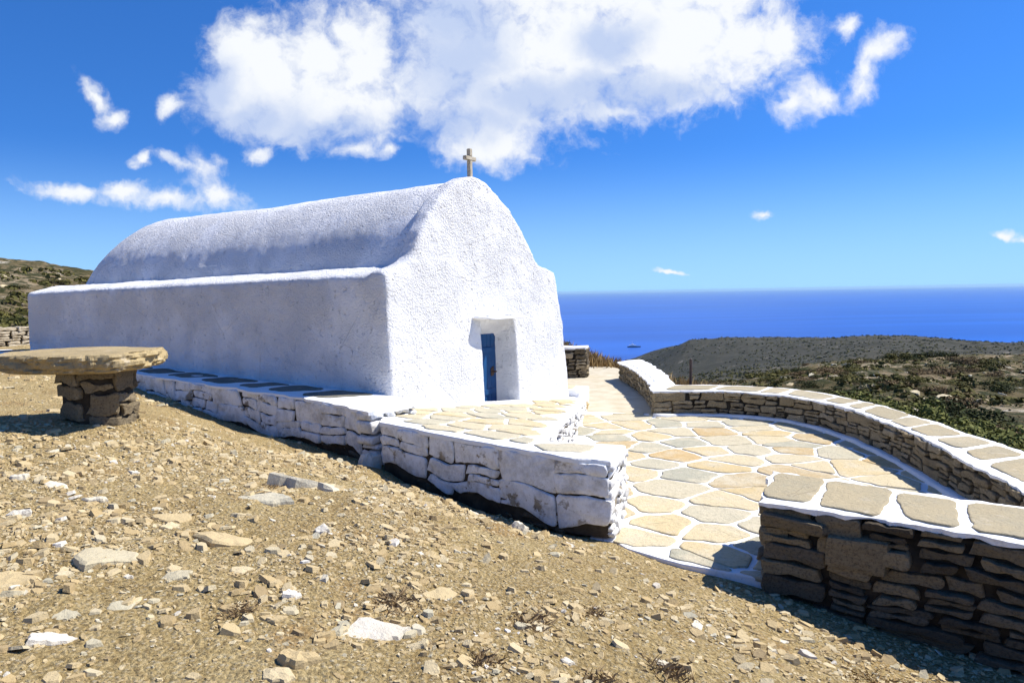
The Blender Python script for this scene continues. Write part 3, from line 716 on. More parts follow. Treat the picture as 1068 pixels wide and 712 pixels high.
def make_near():
    t = empty('bench_wall', (2.4, 5.6, 0), 'low dry stone bench wall with grey slabs set in white mortar, dark shaded face towards the dirt', 'wall')
    r = np.random.default_rng(12)
    F_ = catmull([(1.93,5.47),(2.33,5.17),(2.74,4.86),(3.26,4.45),(3.9,3.9)], 8); B_ = catmull([(2.36,6.38),(3.0,5.84),(3.41,5.5),(3.8,5.2),(4.5,4.7)], 8)
    zt = lambda x, y: .65+fbm2(x*1.3, y*1.3, 2, 3)*.012
    mb = MB()
    # a dressed end stone and big facing block among thin courses
    face_vor(mb, F_, lambda s: -.55, lambda s: .615, 1, r, .165, 2.5, .012, .2, .03, (0, .8), .004, .03, .045, .01)
    face_vor(mb, B_, lambda s: -.05, lambda s: .585, -1, r, .14, 2., step=.05)
    face_vor(mb, np.array([F_[0], B_[0]]), lambda s: -.1, lambda s: .615, -1, r, .17, 1.8, .01, .2, .02, (.4, 1))
    at, S = path_eval(F_)
    for s, z, l, h, tn in ((.70, .37, .43, .24, .7), (.27, .5, .5, .1, .5)):
        p, tg = at(s); nr = np.array([tg[1], -tg[0]]); V, FF = stone((l, .3, h), 6, 14, .025, int(s*100))
        V[:, 2] -= V[:, 0]*.06; W = np.stack([p[0]+V[:, 0]*tg[0]+(V[:, 1]-.1)*nr[0], p[1]+V[:, 0]*tg[1]+(V[:, 1]-.1)*nr[1], z+V[:, 2]], 1); mb.add(W, [f[::-1] for f in FF], tn)
    mb.build('stonework', M['schist'], t, smooth=False)
    I = resample_n(F_, 90); O = resample_n(B_, 90)
    cm = MB(); ribbon_solid(cm, (I*.92+O*.08)[1:], (I*.08+O*.92)[1:], lambda x, y: np.full_like(x, .575), lambda x, y: np.full_like(x, -.7), r, 0); cm.build('core', M['core'], t)
    cap = MB(); ribbon_solid(cap, I, O, zt, lambda x, y: .605+fbm2(x*9, y*9, 4, 3)*.02, r, .055, 12, lump=.004); c = cap.build('coping', M['lime'], t, smooth=False)
    coping_stones(c, I, O, zt, r, .3, .46, .07, .9, .012, M['cope'], .1, (0, 1))
make_near()

# ------------------------------------------------------------------ side bench and platform before the door
def make_side_bench():
    t = empty('stone_bench', tuple(CP(-.5, -3, .5)), 'long whitewashed stone bench with dark grey seat slabs along the shaded chapel wall', 'bench')
    r = np.random.default_rng(77)
    ztn = lambda n: .885+.0245*(-n)
    Ns = np.linspace(.78, -12.2, 90); we = np.interp(-Ns, [-.8, 0, 1.2, 2.5, 4.2, 6.5, 12.5], [1.12, .9, .82, .8, .74, .68, .62])
    F_ = CP(-we, Ns, 0)[:, :2]; B_ = CP(np.full_like(Ns, .05), Ns, 0)[:, :2]
    B_[:6] = CP(np.linspace(-.25, .0, 6), Ns[:6], 0)[:, :2]
    zt = lambda x, y: .885-.0245*((np.stack([x, y], -1)-P0[:2])@NN[:2])+fbm2(x*1.2, y*1.2, 2, 6)*.015
    mb = MB(); at, S = path_eval(F_)
    L0 = lambda s: ztn(.78-s*13/ S)
    face_vor(mb, F_[2:], lambda s: np.interp(s, [0, 3, 6, 8, 13], [.27, .37, .54, .72, .9])+.05*math.sin(s*2.3)+.04*math.sin(s*5.1), lambda s: L0(s)-.02, -1, r, .27, 1.6, .005, .2, .012, (0, 1), .006, .04, .025, .011)
    face_vor(mb, np.array([B_[0], F_[0]]), lambda s: .15, lambda s: .86, -1, r, .17, 1.2, .008, .25, .035, (0, .5), .02)
    mb.build('stonework', M['white_rubble'], t)
    ft = MB(); face_vor(ft, offset_poly(F_[2:], .055), lambda s: -.2, lambda s: np.interp(s, [0, 3, 6, 8, 13], [.4, .5, .68, .82, .95]), -1, r, .15, 1.5, .014, .1, .03, (0, .35), .02, .06, .1, .02); ft.build('footing', M['schist'], t, smooth=False)  # unpainted rubble, toned dark to carry the black shadow under the whitewash
    cm = MB(); ribbon_solid(cm, F_[1:]*.96+B_[1:]*.04, B_[1:], lambda x, y: zt(x, y)-.045, lambda x, y: zt(x, y)-1.1, r, 0); cm.build('core', M['core'], t)
    cap = MB(); ribbon_solid(cap, F_, B_, zt, lambda x, y: zt(x, y)-.05, r, .05, 10); c = cap.build('coping', M['lime'], t, smooth=False)
    # dark lozenge slabs
    n = -.15
    k = 0
    while n > -11.5:
        l = r.uniform(.62, .95); w = np.interp(-n, [0, 2.5, 6.5, 12], [.86, .76, .66, .6])
        C = np.array([CP(-w+.12, n-.18-l*.1, 0)[:2], CP(-.14, n+.06, 0)[:2], CP(-.1, n-l+.12, 0)[:2], CP(-w+.14, n-l-.02, 0)[:2]])
        if area(C) < 0: C = C[::-1]
        P = chaikin(resample(chaikin(C, 1, .12), .07, True), 1); P = P+np.stack([fbm2(P[:, 0]*5, P[:, 1]*5, 3, 71), fbm2(P[:, 0]*5, P[:, 1]*5, 3, 72)], 1)*.02
        b = MB(); flag_slab(b, P, zt, .012, r, r.uniform(0, 1)); b.build('coping_stone', M['grey_flag'], c)
        n -= l+r.uniform(.1, .22)
make_side_bench()

PZ = lambda x, y: .70-.098*((np.stack([x, y], -1)-P0[:2])@U[:2])-.022*((np.stack([x, y], -1)-P0[:2])@NN[:2])
def make_platform():
    t = empty('stone_platform', tuple(CP(0, 2, .2)), 'raised flagstone platform before the blue door, with whitewashed rubble sides', 'platform')
    r = np.random.default_rng(99)
    PL = [(5.15,.0),(5.2,.38),(4.57,.71),(.96,2.32),(-.95,3.17),(-.42,3.87),(-1.0,4.08),(-1.54,4.24),(-1.66,3.9),(-1.64,3.27),(-1.52,2.35),(-1.28,1.1),(-.9,.78),(-.1,.1),(.1,.0)]
    P = np.array([CP(u, n, 0)[:2] for u, n in PL]); P2 = np.concatenate([P, [CP(0., -.2, 0)[:2]]])
    top = solid_poly('coping', P, lambda x, y: PZ(x, y), .045, M['lime'], t, .035, .06)
    mb = MB(); z_at = lambda Q: (lambda s: None)
    def face(pts, zb, side, tone=(0, 1), **kw):
        Q = np.array([CP(u, n, 0)[:2] for u, n in pts]); Q = resample(Q, .15); at, S = path_eval(Q)
        def ztop(s): p, _ = at(s); return float(PZ(p[0], p[1]))-.03
        face_vor(mb, Q, zb, lambda s: max(ztop(s), zb(s)+.05), side, r, tone=tone, **kw)
    face([(-1.28,1.1),(-1.52,2.35),(-1.64,3.27),(-1.66,3.9),(-1.54,4.24)], lambda s: .29-.055*s+.04*math.sin(s*4.1)+.03*math.sin(s*9), 1, (0, .9), size=.25, ax=1.9, gap=.0045, proud=.011, depth=.22, bulge=.005, tilt=.022, ragged=.011)
    face([(-.9,.78),(-1.28,1.1)], lambda s: .27, 1, (0, .5), size=.22, ax=1.3, gap=.006, proud=.012, depth=.22)
    face([(-1.54,4.24),(-1.0,4.08),(-.42,3.87)], lambda s: -.1, 1, (.6, 1), size=.17, ax=1.5, gap=.009, proud=.02, depth=.22)
    face([(-.42,3.87),(-.95,3.17)], lambda s: -.03, 1, (.3, 1))
    face([(-.95,3.17),(.96,2.32),(4.57,.71),(5.2,.38)], lambda s: -.03, 1, (.4, 1), size=.12, ax=2, gap=.013, proud=.03)
    mb.build('stonework', M['white_rubble'], t)
    Qf = resample(np.array([CP(u+.05, n, 0)[:2] for u, n in [(-1.25,1.1),(-1.52,2.35),(-1.64,3.27),(-1.66,3.9),(-1.54,4.16)]]), .15); ft = MB(); face_vor(ft, Qf, lambda s: -.25, lambda s: .4-.055*s, 1, r, .15, 1.5, .014, .1, .03, (0, .35), .02, .06, .1, .02); ft.build('footing', M['schist'], t, smooth=False)  # dark rubble strip; its tone also paints in shade below the white face
    c = P.mean(0); Q = inset(P if area(P) > 0 else P[::-1], .05)
    core = solid_poly('core', Q, lambda x, y: PZ(x, y)-.07, .65, M['core'], t, 0)
    S = []
    for _ in range(4000):
        u, n = r.uniform(-1.7, 5.1), r.uniform(0, 4.3)
        if all(np.hypot(q[0]-u, q[1]-n) > .5*r.uniform(.7, 1.2) for q in S): S.append((u, n))
    S = np.array([CP(u, n, 0)[:2] for u, n in S]); pb = MB(); PA = P if area(P) > 0 else P[::-1]
    for Cc in voronoi_cells(S, [], (-4, 5, 4, 16)):
        sd = poly_sd(Cc[:, 0], Cc[:, 1], PA); ce = Cc.mean(0)
        un = UN(np.array([ce[0], ce[1], 0]))
        if poly_sd(ce[:1], ce[1:], PA)[0] > -.08 or area(Cc) < .03: continue
        # pull corners that stick out back inside
        for k in range(30):
            sd = poly_sd(Cc[:, 0], Cc[:, 1], PA); bad = sd > -.06
            nb = ((Cc-P0[:2])@NN[:2]) < .2
            if not (bad | nb).any(): break
            Cc = np.where((bad | nb)[:, None], Cc+(ce-Cc)*.1, Cc)
        flag_slab(pb, flag_shape(Cc, .035, r), PZ, .014, r, r.choice([r.uniform(0, .35), r.uniform(.25, .75)]))
    pb.build('flagstone_paving', M['flag'], t)
make_platform()

# low kerb on the far corner of the chapel
def make_kerb():
    r = np.random.default_rng(4); t = empty('corner_ledge', tuple(CP(5.5, -1, 0)), 'short white ledge with a tan slab at the far corner of the chapel', 'ledge')
    A_ = resample_n(CP([5.15, 5.12], [.3, -3.], 0)[:, :2], 28); B_ = resample_n(CP([5.85, 5.75], [.1, -3.], 0)[:, :2], 28); k = 28
    m = MB(); ribbon_solid(m, A_[:k], B_[:k], lambda x, y: np.full_like(x, .33), lambda x, y: np.full_like(x, -.15), r, .03, 8); m.build('block', M['plaster_fine'], t)
    C = CP([5.27, 5.72, 5.66, 5.25], [.05, -.1, -1., -.9], 0)[:, :2]; C = C if area(C) > 0 else C[::-1]
    b = MB(); flag_slab(b, chaikin(resample(C, .08, True), 1), lambda x, y: np.full_like(x, .33), .01, r, .3); b.build('slab', M['flag'], t)
make_kerb()

def small_wall(name, label, P, zb, zt, w, capm, r, **kw):
    t = empty(name, (P[0][0], P[0][1], zb), label, 'wall'); P = resample(np.array(P, float), .2); I = offset_poly(P, w/2); O = offset_poly(P, -w/2); mb = MB()
    for Q_, sd in ((I, 1), (O, -1), (np.array([O[0], I[0]]), 1), (np.array([I[-1], O[-1]]), 1)):
        face_vor(mb, Q_, lambda s: zb, lambda s: zt-.03, sd, r, step=.06, **kw)
    mb.build('stonework', M['schist'] if capm else M['pale_stone'], t, smooth=False)
    cm = MB(); ribbon_solid(cm, (I*.85+O*.15), (I*.15+O*.85), lambda x, y: np.full_like(x, zt-.06), lambda x, y: np.full_like(x, zb-.2), r, 0); cm.build('core', M['core'], t)
    if capm:
        cp = MB(); ribbon_solid(cp, I, O, lambda x, y: np.full_like(x, zt), lambda x, y: np.full_like(x, zt-.07), r, .03); cp.build('coping', M['lime'], t, smooth=False)
    return t
t_ = NT('pale_dry_stone', .9, .2); M['pale_stone'] = t_.out(t_.ramp(t_.noise(4, 7, .7), [(.3, (.4, .33, .22)), (.7, (.6, .53, .4))]), t_.bump(t_.noise(14, 6, .7), .8, .03))
small_wall('path_end_wall', 'short dry stone wall with white top at the far end of the pale path', [(.3, 19.6), (2.05, 19.2)], .0, .82, .6, True, np.random.default_rng(3), size=.15, ax=1.6)
small_wall('field_wall', 'pale dry stone field wall behind the rear corner of the chapel', [(-17.2, 17.2), (-13.5, 22.3), (-10, 27)], .55, 1.6, .6, False, np.random.default_rng(8), size=.17, ax=2.6)

# ------------------------------------------------------------------ stone table
def make_table():
    t = empty('stone_table', (-4.45, 7.55, 1.0), 'rustic stone table, one thick ochre slab on a squat rubble pillar, casting a black shadow', 'table')
    r = np.random.default_rng(31)
    P = np.array([(-4.45,7.5)])*.06+.94*np.array([(-5.42,7.42),(-5.12,6.98),(-4.35,6.78),(-3.84,6.9),(-3.72,7.38),(-3.86,7.98),(-4.75,8.2),(-5.3,7.95)]); P = chaikin(resample(chaikin(P, 1, .06), .04, True), 1)
    P = P+np.stack([fbm2(P[:, 0]*5, P[:, 1]*5, 5, 81), fbm2(P[:, 0]*5, P[:, 1]*5, 5, 82)], 1)*.045
    mb = MB(); c = P.mean(0); n = len(P); V = []
    lay = [(.7, -.02), (.88, -.008), (.94, .008), (.955, .025), (.95, .04), (.985, .055), (.99, .09), (.985, .115), (1, .13), (1, .155), (.985, .175), (.955, .183), (.6, .187)]
    for k, (s, dz) in enumerate(lay):
        q = c+(P-c)*s; rel = q-c
        lam = np.clip((rel[:, 0]+.2)/1.0, -1, 1)   # layered edge is thicker on one side
        wob = fbm2(q[:, 0]*5+k*.35, q[:, 1]*5, 4, 90)*.045*(1 if .5 < k < 10.5 else .3)+fbm2(q[:, 0]*14+k*2, q[:, 1]*14, 3, 91)*.014
        q = q+rel/np.linalg.norm(rel, axis=1)[:, None]*wob[:, None]
        V.append(np.column_stack([q, np.full(n, 1.585+dz)+rel[:, 0]*.0+fbm2(q[:, 0]*2, q[:, 1]*2, 3, 95)*.012]))
    V.append(np.array([[c[0], c[1], 1.585+.188]])); F = []
    for k in range(len(lay)-1):
        for i in range(n): F.append((k*n+i, k*n+(i+1) % n, (k+1)*n+(i+1) % n, (k+1)*n+i))
    for i in range(n): F.append(((len(lay)-1)*n+i, (len(lay)-1)*n+(i+1) % n, len(lay)*n))
    F.append(tuple(range(n-1, -1, -1))); mb.add(np.concatenate(V), F, .5); mb.build('table_top', M['table'], t, smooth=False)
    mb = MB(); ring = np.array([(-4.78,7.4),(-4.42,7.18),(-4.02,7.34),(-3.99,7.72),(-4.3,7.95),(-4.72,7.8),(-4.78,7.4)])*.9+.1*np.array([-4.4, 7.5])+np.array([-.06, 0])
    face_vor(mb, ring, lambda s: .8, lambda s: 1.59, 1, r, .3, 1.1, .009, .2, .03, (.45, 1), .008, .03, .06, .03)
    mb.build('pillar', M['schist'], t, smooth=False)
    q = (ring[:-1]-ring[:-1].mean(0))*.86+ring[:-1].mean(0); solid_poly('core', q, lambda x, y: np.full_like(x, 1.585), .8, M['core'], t, 0)
make_table()

# ------------------------------------------------------------------ loose stones
def shard(r, size, thick, k=None, tint=.5):
    k = k or int(r.integers(5, 9)); a = np.sort(r.uniform(0, 2*math.pi, k)+np.linspace(0, 2*math.pi, k, endpoint=False)*2)/3
    a = np.linspace(0, 2*math.pi, k, endpoint=False)+r.uniform(-.35, .35, k); rad = r.uniform(.6, 1.12, k)
    P = np.stack([np.cos(a)*rad, np.sin(a)*rad*r.uniform(.45, .8)], 1)*size/2
    P = resample(P, size*.09, True); P = P+np.stack([fbm2(P[:, 0]*6/size, P[:, 1]*6/size, 3, int(r.integers(99))), fbm2(P[:, 0]*6/size, P[:, 1]*6/size, 3, int(r.integers(99)))], 1)*size*.06
    n = len(P); c = P.mean(0); V = []
    tl = r.normal(0, .12, 2)
    for s, z in ((.86, -.6), (1., -.1), (.97, .28), (.86, .45), (.45, .5)):
        q = c+(P-c)*s*(1+r.normal(0, .02)); V.append(np.column_stack([q, thick*z+(tl*q).sum(1)*(z > 0)+fbm2(q[:, 0]*4/size, q[:, 1]*4/size, 2, int(r.integers(99)))*thick*.12]))
    V = np.concatenate(V+[[[c[0], c[1], thick*.52]]]); F = [(k2*n+i, k2*n+(i+1) % n, (k2+1)*n+(i+1) % n, (k2+1)*n+i) for k2 in range(4) for i in range(n)]
    F += [(4*n+i, 4*n+(i+1) % n, 5*n) for i in range(n)]+[tuple(range(n-1, -1, -1))]
    b = MB(); b.add(V, F, tint); return b
def place(o, x, y, rz=0., sink=.0, tilt=(0, 0), z=None):
    e = .08; gx = (zg1(x+e, y)-zg1(x-e, y))/(2*e); gy = (zg1(x, y+e)-zg1(x, y-e))/(2*e)
    from mathutils import Vector, Euler, Matrix
    nrm = Vector((-gx+tilt[0], -gy+tilt[1], 1)).normalized()
    q = Vector((0, 0, 1)).rotation_difference(nrm).to_matrix()@Matrix.Rotation(rz, 3, 'Z')
    o.rotation_euler = q.to_euler(); o.location = (x, y, (zg1(x, y) if z is None else z)-sink)
ROCKS = [] # filled below (x, y, length, thickness, tint, rz, sink, label)
def add_rocks(L):
    for i, (x, y, s, th, tint, rz, sink, label) in enumerate(L):
        r = np.random.default_rng(500+i); o = shard(r, s, th, None, tint).build('rock', M['loose'], smooth=False)
        tag(o, label, 'rock'); place(o, x, y, rz, th*(.22 if th < .35*s else .1), (r.normal(0, .06), r.normal(0, .06)))
add_rocks([
 (-0.755, 3.465, 0.423, 0.068, 0.97, 0.17, -0.0101, 'large flat off-white rock slab lying in the dirt at the foot of the slope'),
 (-1.919, 4.551, 0.463, 0.093, 0.46, -0.14, -0.0139, 'broad flat tan stone slab with a dark shadowed front edge'),
 (-2.724, 3.722, 0.406, 0.073, 0.43, 0.0, -0.011, 'wide sandy yellow slab half cut off at the edge of the dirt'),
 (-2.405, 4.087, 0.525, 0.073, 0.72, 0.44, -0.011, 'long narrow pale pinkish slab lying slantwise in the gravel'),
 (-2.415, 4.883, 0.325, 0.065, 0.44, 0.0, -0.0097, 'cracked ochre flat stone just above the broad tan slab'),
 (-1.215, 3.731, 0.122, 0.067, 1.0, 0.17, -0.0101, 'rounded bright white stone alone among brown gravel'),
 (-2.132, 3.139, 0.226, 0.079, 0.97, 0.35, -0.0119, 'elongated white stone with a nub at its lower end'),
 (-2.018, 3.528, 0.173, 0.035, 0.78, 0.7, -0.0052, 'pale green grey flake with a pointed outline'),
 (-2.22, 3.391, 0.15, 0.037, 0.76, 0.35, -0.0056, 'squarish pale green grey stone in the gravel'),
 (-0.982, 3.084, 0.202, 0.121, 0.38, 0.0, -0.0182, 'bulky orange brown rock with a dark hollow beside it'),
 (-0.499, 3.354, 0.192, 0.042, 0.6, 0.09, -0.0064, 'cream flat stone close to the large off-white slab'),
 (-0.435, 3.987, 0.239, 0.053, 0.47, 0.44, -0.0079, 'tan angular slab leaning above the dry tufts'),
 (-1.777, 6.267, 0.85, 0.119, 0.9, 0.14, -0.0179, 'long whitish ledge of bedrock breaking through the dirt'),
 (-1.981, 5.525, 0.483, 0.106, 0.85, -0.21, -0.0159, 'pale layered rock next to the whitish ledge'),
 (-3.096, 5.132, 0.272, 0.095, 0.93, 0.0, -0.0143, 'white wedge shaped stone lying uphill in the middle of the slope'),
 (-3.492, 5.337, 0.217, 0.054, 0.95, 0.0, -0.0081, 'thin white flake up the slope below the table'),
 (-1.356, 4.856, 0.157, 0.071, 0.98, 0.0, -0.0106, 'bright white angular stone downhill from the whitish ledge'),
 (-1.75, 8.413, 0.349, 0.349, 0.99, 0.0, -0.0523, 'upright white stone wedged between the bench and the platform'),
 (0.032, 6.074, 0.19, 0.133, 0.95, 0.0, -0.0199, 'pale pointed stone at the edge of the platform shadow'),
 (-3.351, 4.708, 0.213, 0.085, 0.97, 0.0, -0.0128, 'white lump of stone near the far edge of the dirt'),
 (-3.827, 5.381, 0.206, 0.082, 0.94, 0.0, -0.0124, 'small white block at the rim of the table shadow'),
 (-1.041, 2.975, 0.224, 0.067, 0.6, 0.0, -0.0101, 'broad cream stone at the very bottom of the slope'),
 (-0.505, 5.444, 0.202, 0.061, 0.42, 0.52, -0.0091, 'brown sliver of slate standing slightly on edge'),
 (-0.391, 6.484, 0.166, 0.083, 0.96, 0.0, -0.0124, 'white chip close to the platform foot'),
 (0.746, 3.554, 0.113, 0.04, 0.93, 0.0, -0.006, 'pale chip on the bare fine gravel'),
 (2.078, 3.804, 0.16, 0.04, 0.9, -0.52, -0.006, 'light flat flake beside the straw litter'),
 (0.238, 3.401, 0.087, 0.044, 0.96, 0.0, -0.0065, 'white pebble on the lower slope'),
 (-1.911, 3.905, 0.222, 0.056, 0.74, 0.26, -0.0083, 'greyish cream flake between two long slabs'),
 (-0.785, 4.836, 0.209, 0.052, 0.5, 0.0, -0.0078, 'tan stone in the middle of the slope'),
 (-1.611, 4.039, 0.185, 0.046, 0.62, 0.35, -0.0069, 'cream shard right below the broad tan slab')])

# ------------------------------------------------------------------ gravel (nobody could count it)
def make_gravel(N=52000):
    r = np.random.default_rng(3)
    th = np.radians(r.uniform(-42, 44, N*2)); rad = np.sqrt(r.uniform(2.2**2, 9.**2, N*2))
    keep = r.random(N*2) < np.clip(5.0/rad, .25, 1)**1.2; th, rad = th[keep][:N], rad[keep][:N]
    far = N//6; th = np.concatenate([th, np.radians(r.uniform(-42, -6, far))]); rad = np.concatenate([rad, np.sqrt(r.uniform(64, 20**2, far))])
    x, y = rad*np.sin(th), rad*np.cos(th)
    cl = fbm2(x*1.1, y*1.1, 3, 70)
    ok = (poly_sd(x, y, TERR) > .03) & (r.random(len(x)) < np.clip(.5+1.15*cl, .12, 1)); x, y = x[ok], y[ok]
    d = np.stack([x, y, 0*x], 1)-P0; u, n = d@U, d@NN
    ok = ~((u > -.7) & (n < .6)) & ~((u > -1.6) & (n > .5) & (n < 4.2)); x, y = x[ok], y[ok]; n_ = len(x)
    z = zg(x, y); s = .0095*(1-r.random(n_))**-.5; s = np.clip(s, .010, .065)*(1+np.clip(np.hypot(x, y)-5, 0, 12)*.06)
    k = 6; a = np.linspace(0, 2*math.pi, k, endpoint=False)[None]+r.uniform(-.35, .35, (n_, k)); rr = r.uniform(.65, 1.1, (n_, k))
    px, py = np.cos(a)*rr*s[:, None], np.sin(a)*rr*s[:, None]*r.uniform(.45, .9, n_)[:, None]
    h = s*r.uniform(.1, .4, n_); tx, ty = r.normal(0, .22, n_), r.normal(0, .22, n_); rz = r.uniform(0, 6.3, n_)
    c, sn = np.cos(rz), np.sin(rz); V = np.empty((n_, 2*k, 3))
    for lay, (sc, dz) in enumerate(((1., -.5), (.78, 1.))):
        X, Y = px*sc, py*sc; Z = h[:, None]*dz+(X*tx[:, None]+Y*ty[:, None])
        V[:, lay*k:(lay+1)*k, 0] = X*c[:, None]-Y*sn[:, None]+x[:, None]; V[:, lay*k:(lay+1)*k, 1] = X*sn[:, None]+Y*c[:, None]+y[:, None]; V[:, lay*k:(lay+1)*k, 2] = Z+z[:, None]+.002
    base = np.arange(n_)[:, None]*2*k
    tri = [(i, (i+1) % k, k+(i+1) % k) for i in range(k)]+[(i, k+(i+1) % k, k+i) for i in range(k)]+[(k, k+i, k+i+1) for i in range(1, k-1)]
    Q = (base[:, None, :]+np.array(tri)[None]).reshape(-1, 3)
    T = np.repeat(np.clip(r.beta(2.2, 2.4, n_)*.85+(r.random(n_) < .1)*r.uniform(.2, .4, n_), 0, 1), 2*k)
    tag(soup('gravel', V.reshape(-1, 3), Q, T, M['loose']), 'loose gravel and schist chips covering the dirt slope', 'gravel', kind='stuff')
make_gravel()

# ------------------------------------------------------------------ loose single stones, all of one kind
def scatter_stones():
    r = np.random.default_rng(19); protos = []
    for i in range(10):
        protos.append(shard(r, 1., r.uniform(.12, .34), None, [.3, .45, .6, .95, .55, .7, .97, .4, .15, .62][i]))
    meshes = []
    for p in protos:
        o = p.build('loose_stone', M['loose'], smooth=False); meshes.append(o)
    n = 0; used = set()
    while n < 230:
        th = r.uniform(-.66, .6); rad = math.sqrt(r.uniform(2.5**2, 8.5**2)); x, y = rad*math.sin(th), rad*math.cos(th)
        d = np.array([x, y, 0])-P0; u, nn = d@U, d@NN
        if poly_sd(np.array([x]), np.array([y]), TERR)[0] < .12 or ((u > -1.05) and nn < .8) or (u > -1.75 and .3 < nn < 4.35): continue
        if x > 1.9+(5.5-y)*.85 and y < 5.5: continue
        if abs(x+4.4) < .9 and abs(y-7.5) < .8: continue
        i = int(r.integers(len(meshes))); s = float(np.clip(.055*(1-r.random())**-.4, .05, .17))
        if i in used: o = meshes[i].copy(); COL.objects.link(o)
        else: o = meshes[i]; used.add(i)
        o.scale = (s, s, s*r.uniform(.7, 1.2)); place(o, x, y, r.uniform(0, 6.3), s*.05, (r.normal(0, .12), r.normal(0, .12)))
        tag(o, 'hand sized broken stone lying loose on the dirt slope', 'stone', 'loose stones scattered on the dirt slope'); n += 1
    for i, o in enumerate(meshes):
        if i not in used: bpy.data.objects.remove(o, do_unlink=True)
scatter_stones()

# ------------------------------------------------------------------ plants
def bush_mesh(name, mat, n, leaf, r, lobes=7, flat=.6, spiky=0.):
    C = np.column_stack([r.uniform(-.33, .33, lobes), r.uniform(-.33, .33, lobes), r.uniform(.12, .5, lobes)*flat*1.5]); rad = r.uniform(.16, .3, lobes)
    k = r.integers(0, lobes, n); d = r.normal(0, 1, (n, 3)); d /= np.linalg.norm(d, axis=1)[:, None]
    p = C[k]+d*(rad[k]*r.uniform(.55, 1.12, n)**.6)[:, None]*np.array([1, 1, flat*1.25]); p[:, 2] = np.maximum(p[:, 2], -.03)
    nr = d+r.normal(0, .6, (n, 3)); nr[:, 2] += .35; nr /= np.linalg.norm(nr, axis=1)[:, None]
    t = np.cross(nr, r.normal(0, 1, (n, 3))); t /= np.linalg.norm(t, axis=1)[:, None]; b = np.cross(nr, t)
    L = leaf*r.uniform(.6, 1.4, n)[:, None]; W = L*r.uniform(.35, .6, n)[:, None]
    V = np.stack([p-t*L*.5, p+b*W*.5, p+t*L*.5, p-b*W*.5], 1).reshape(-1, 3)
    Q = np.arange(n*4).reshape(-1, 4); T = np.repeat(np.clip(.5+r.normal(0, .25, n)+.25*(noise3(p*7, 3)), 0, 1), 4)
    me_o = soup(name, V, Q, T, mat); return me_o
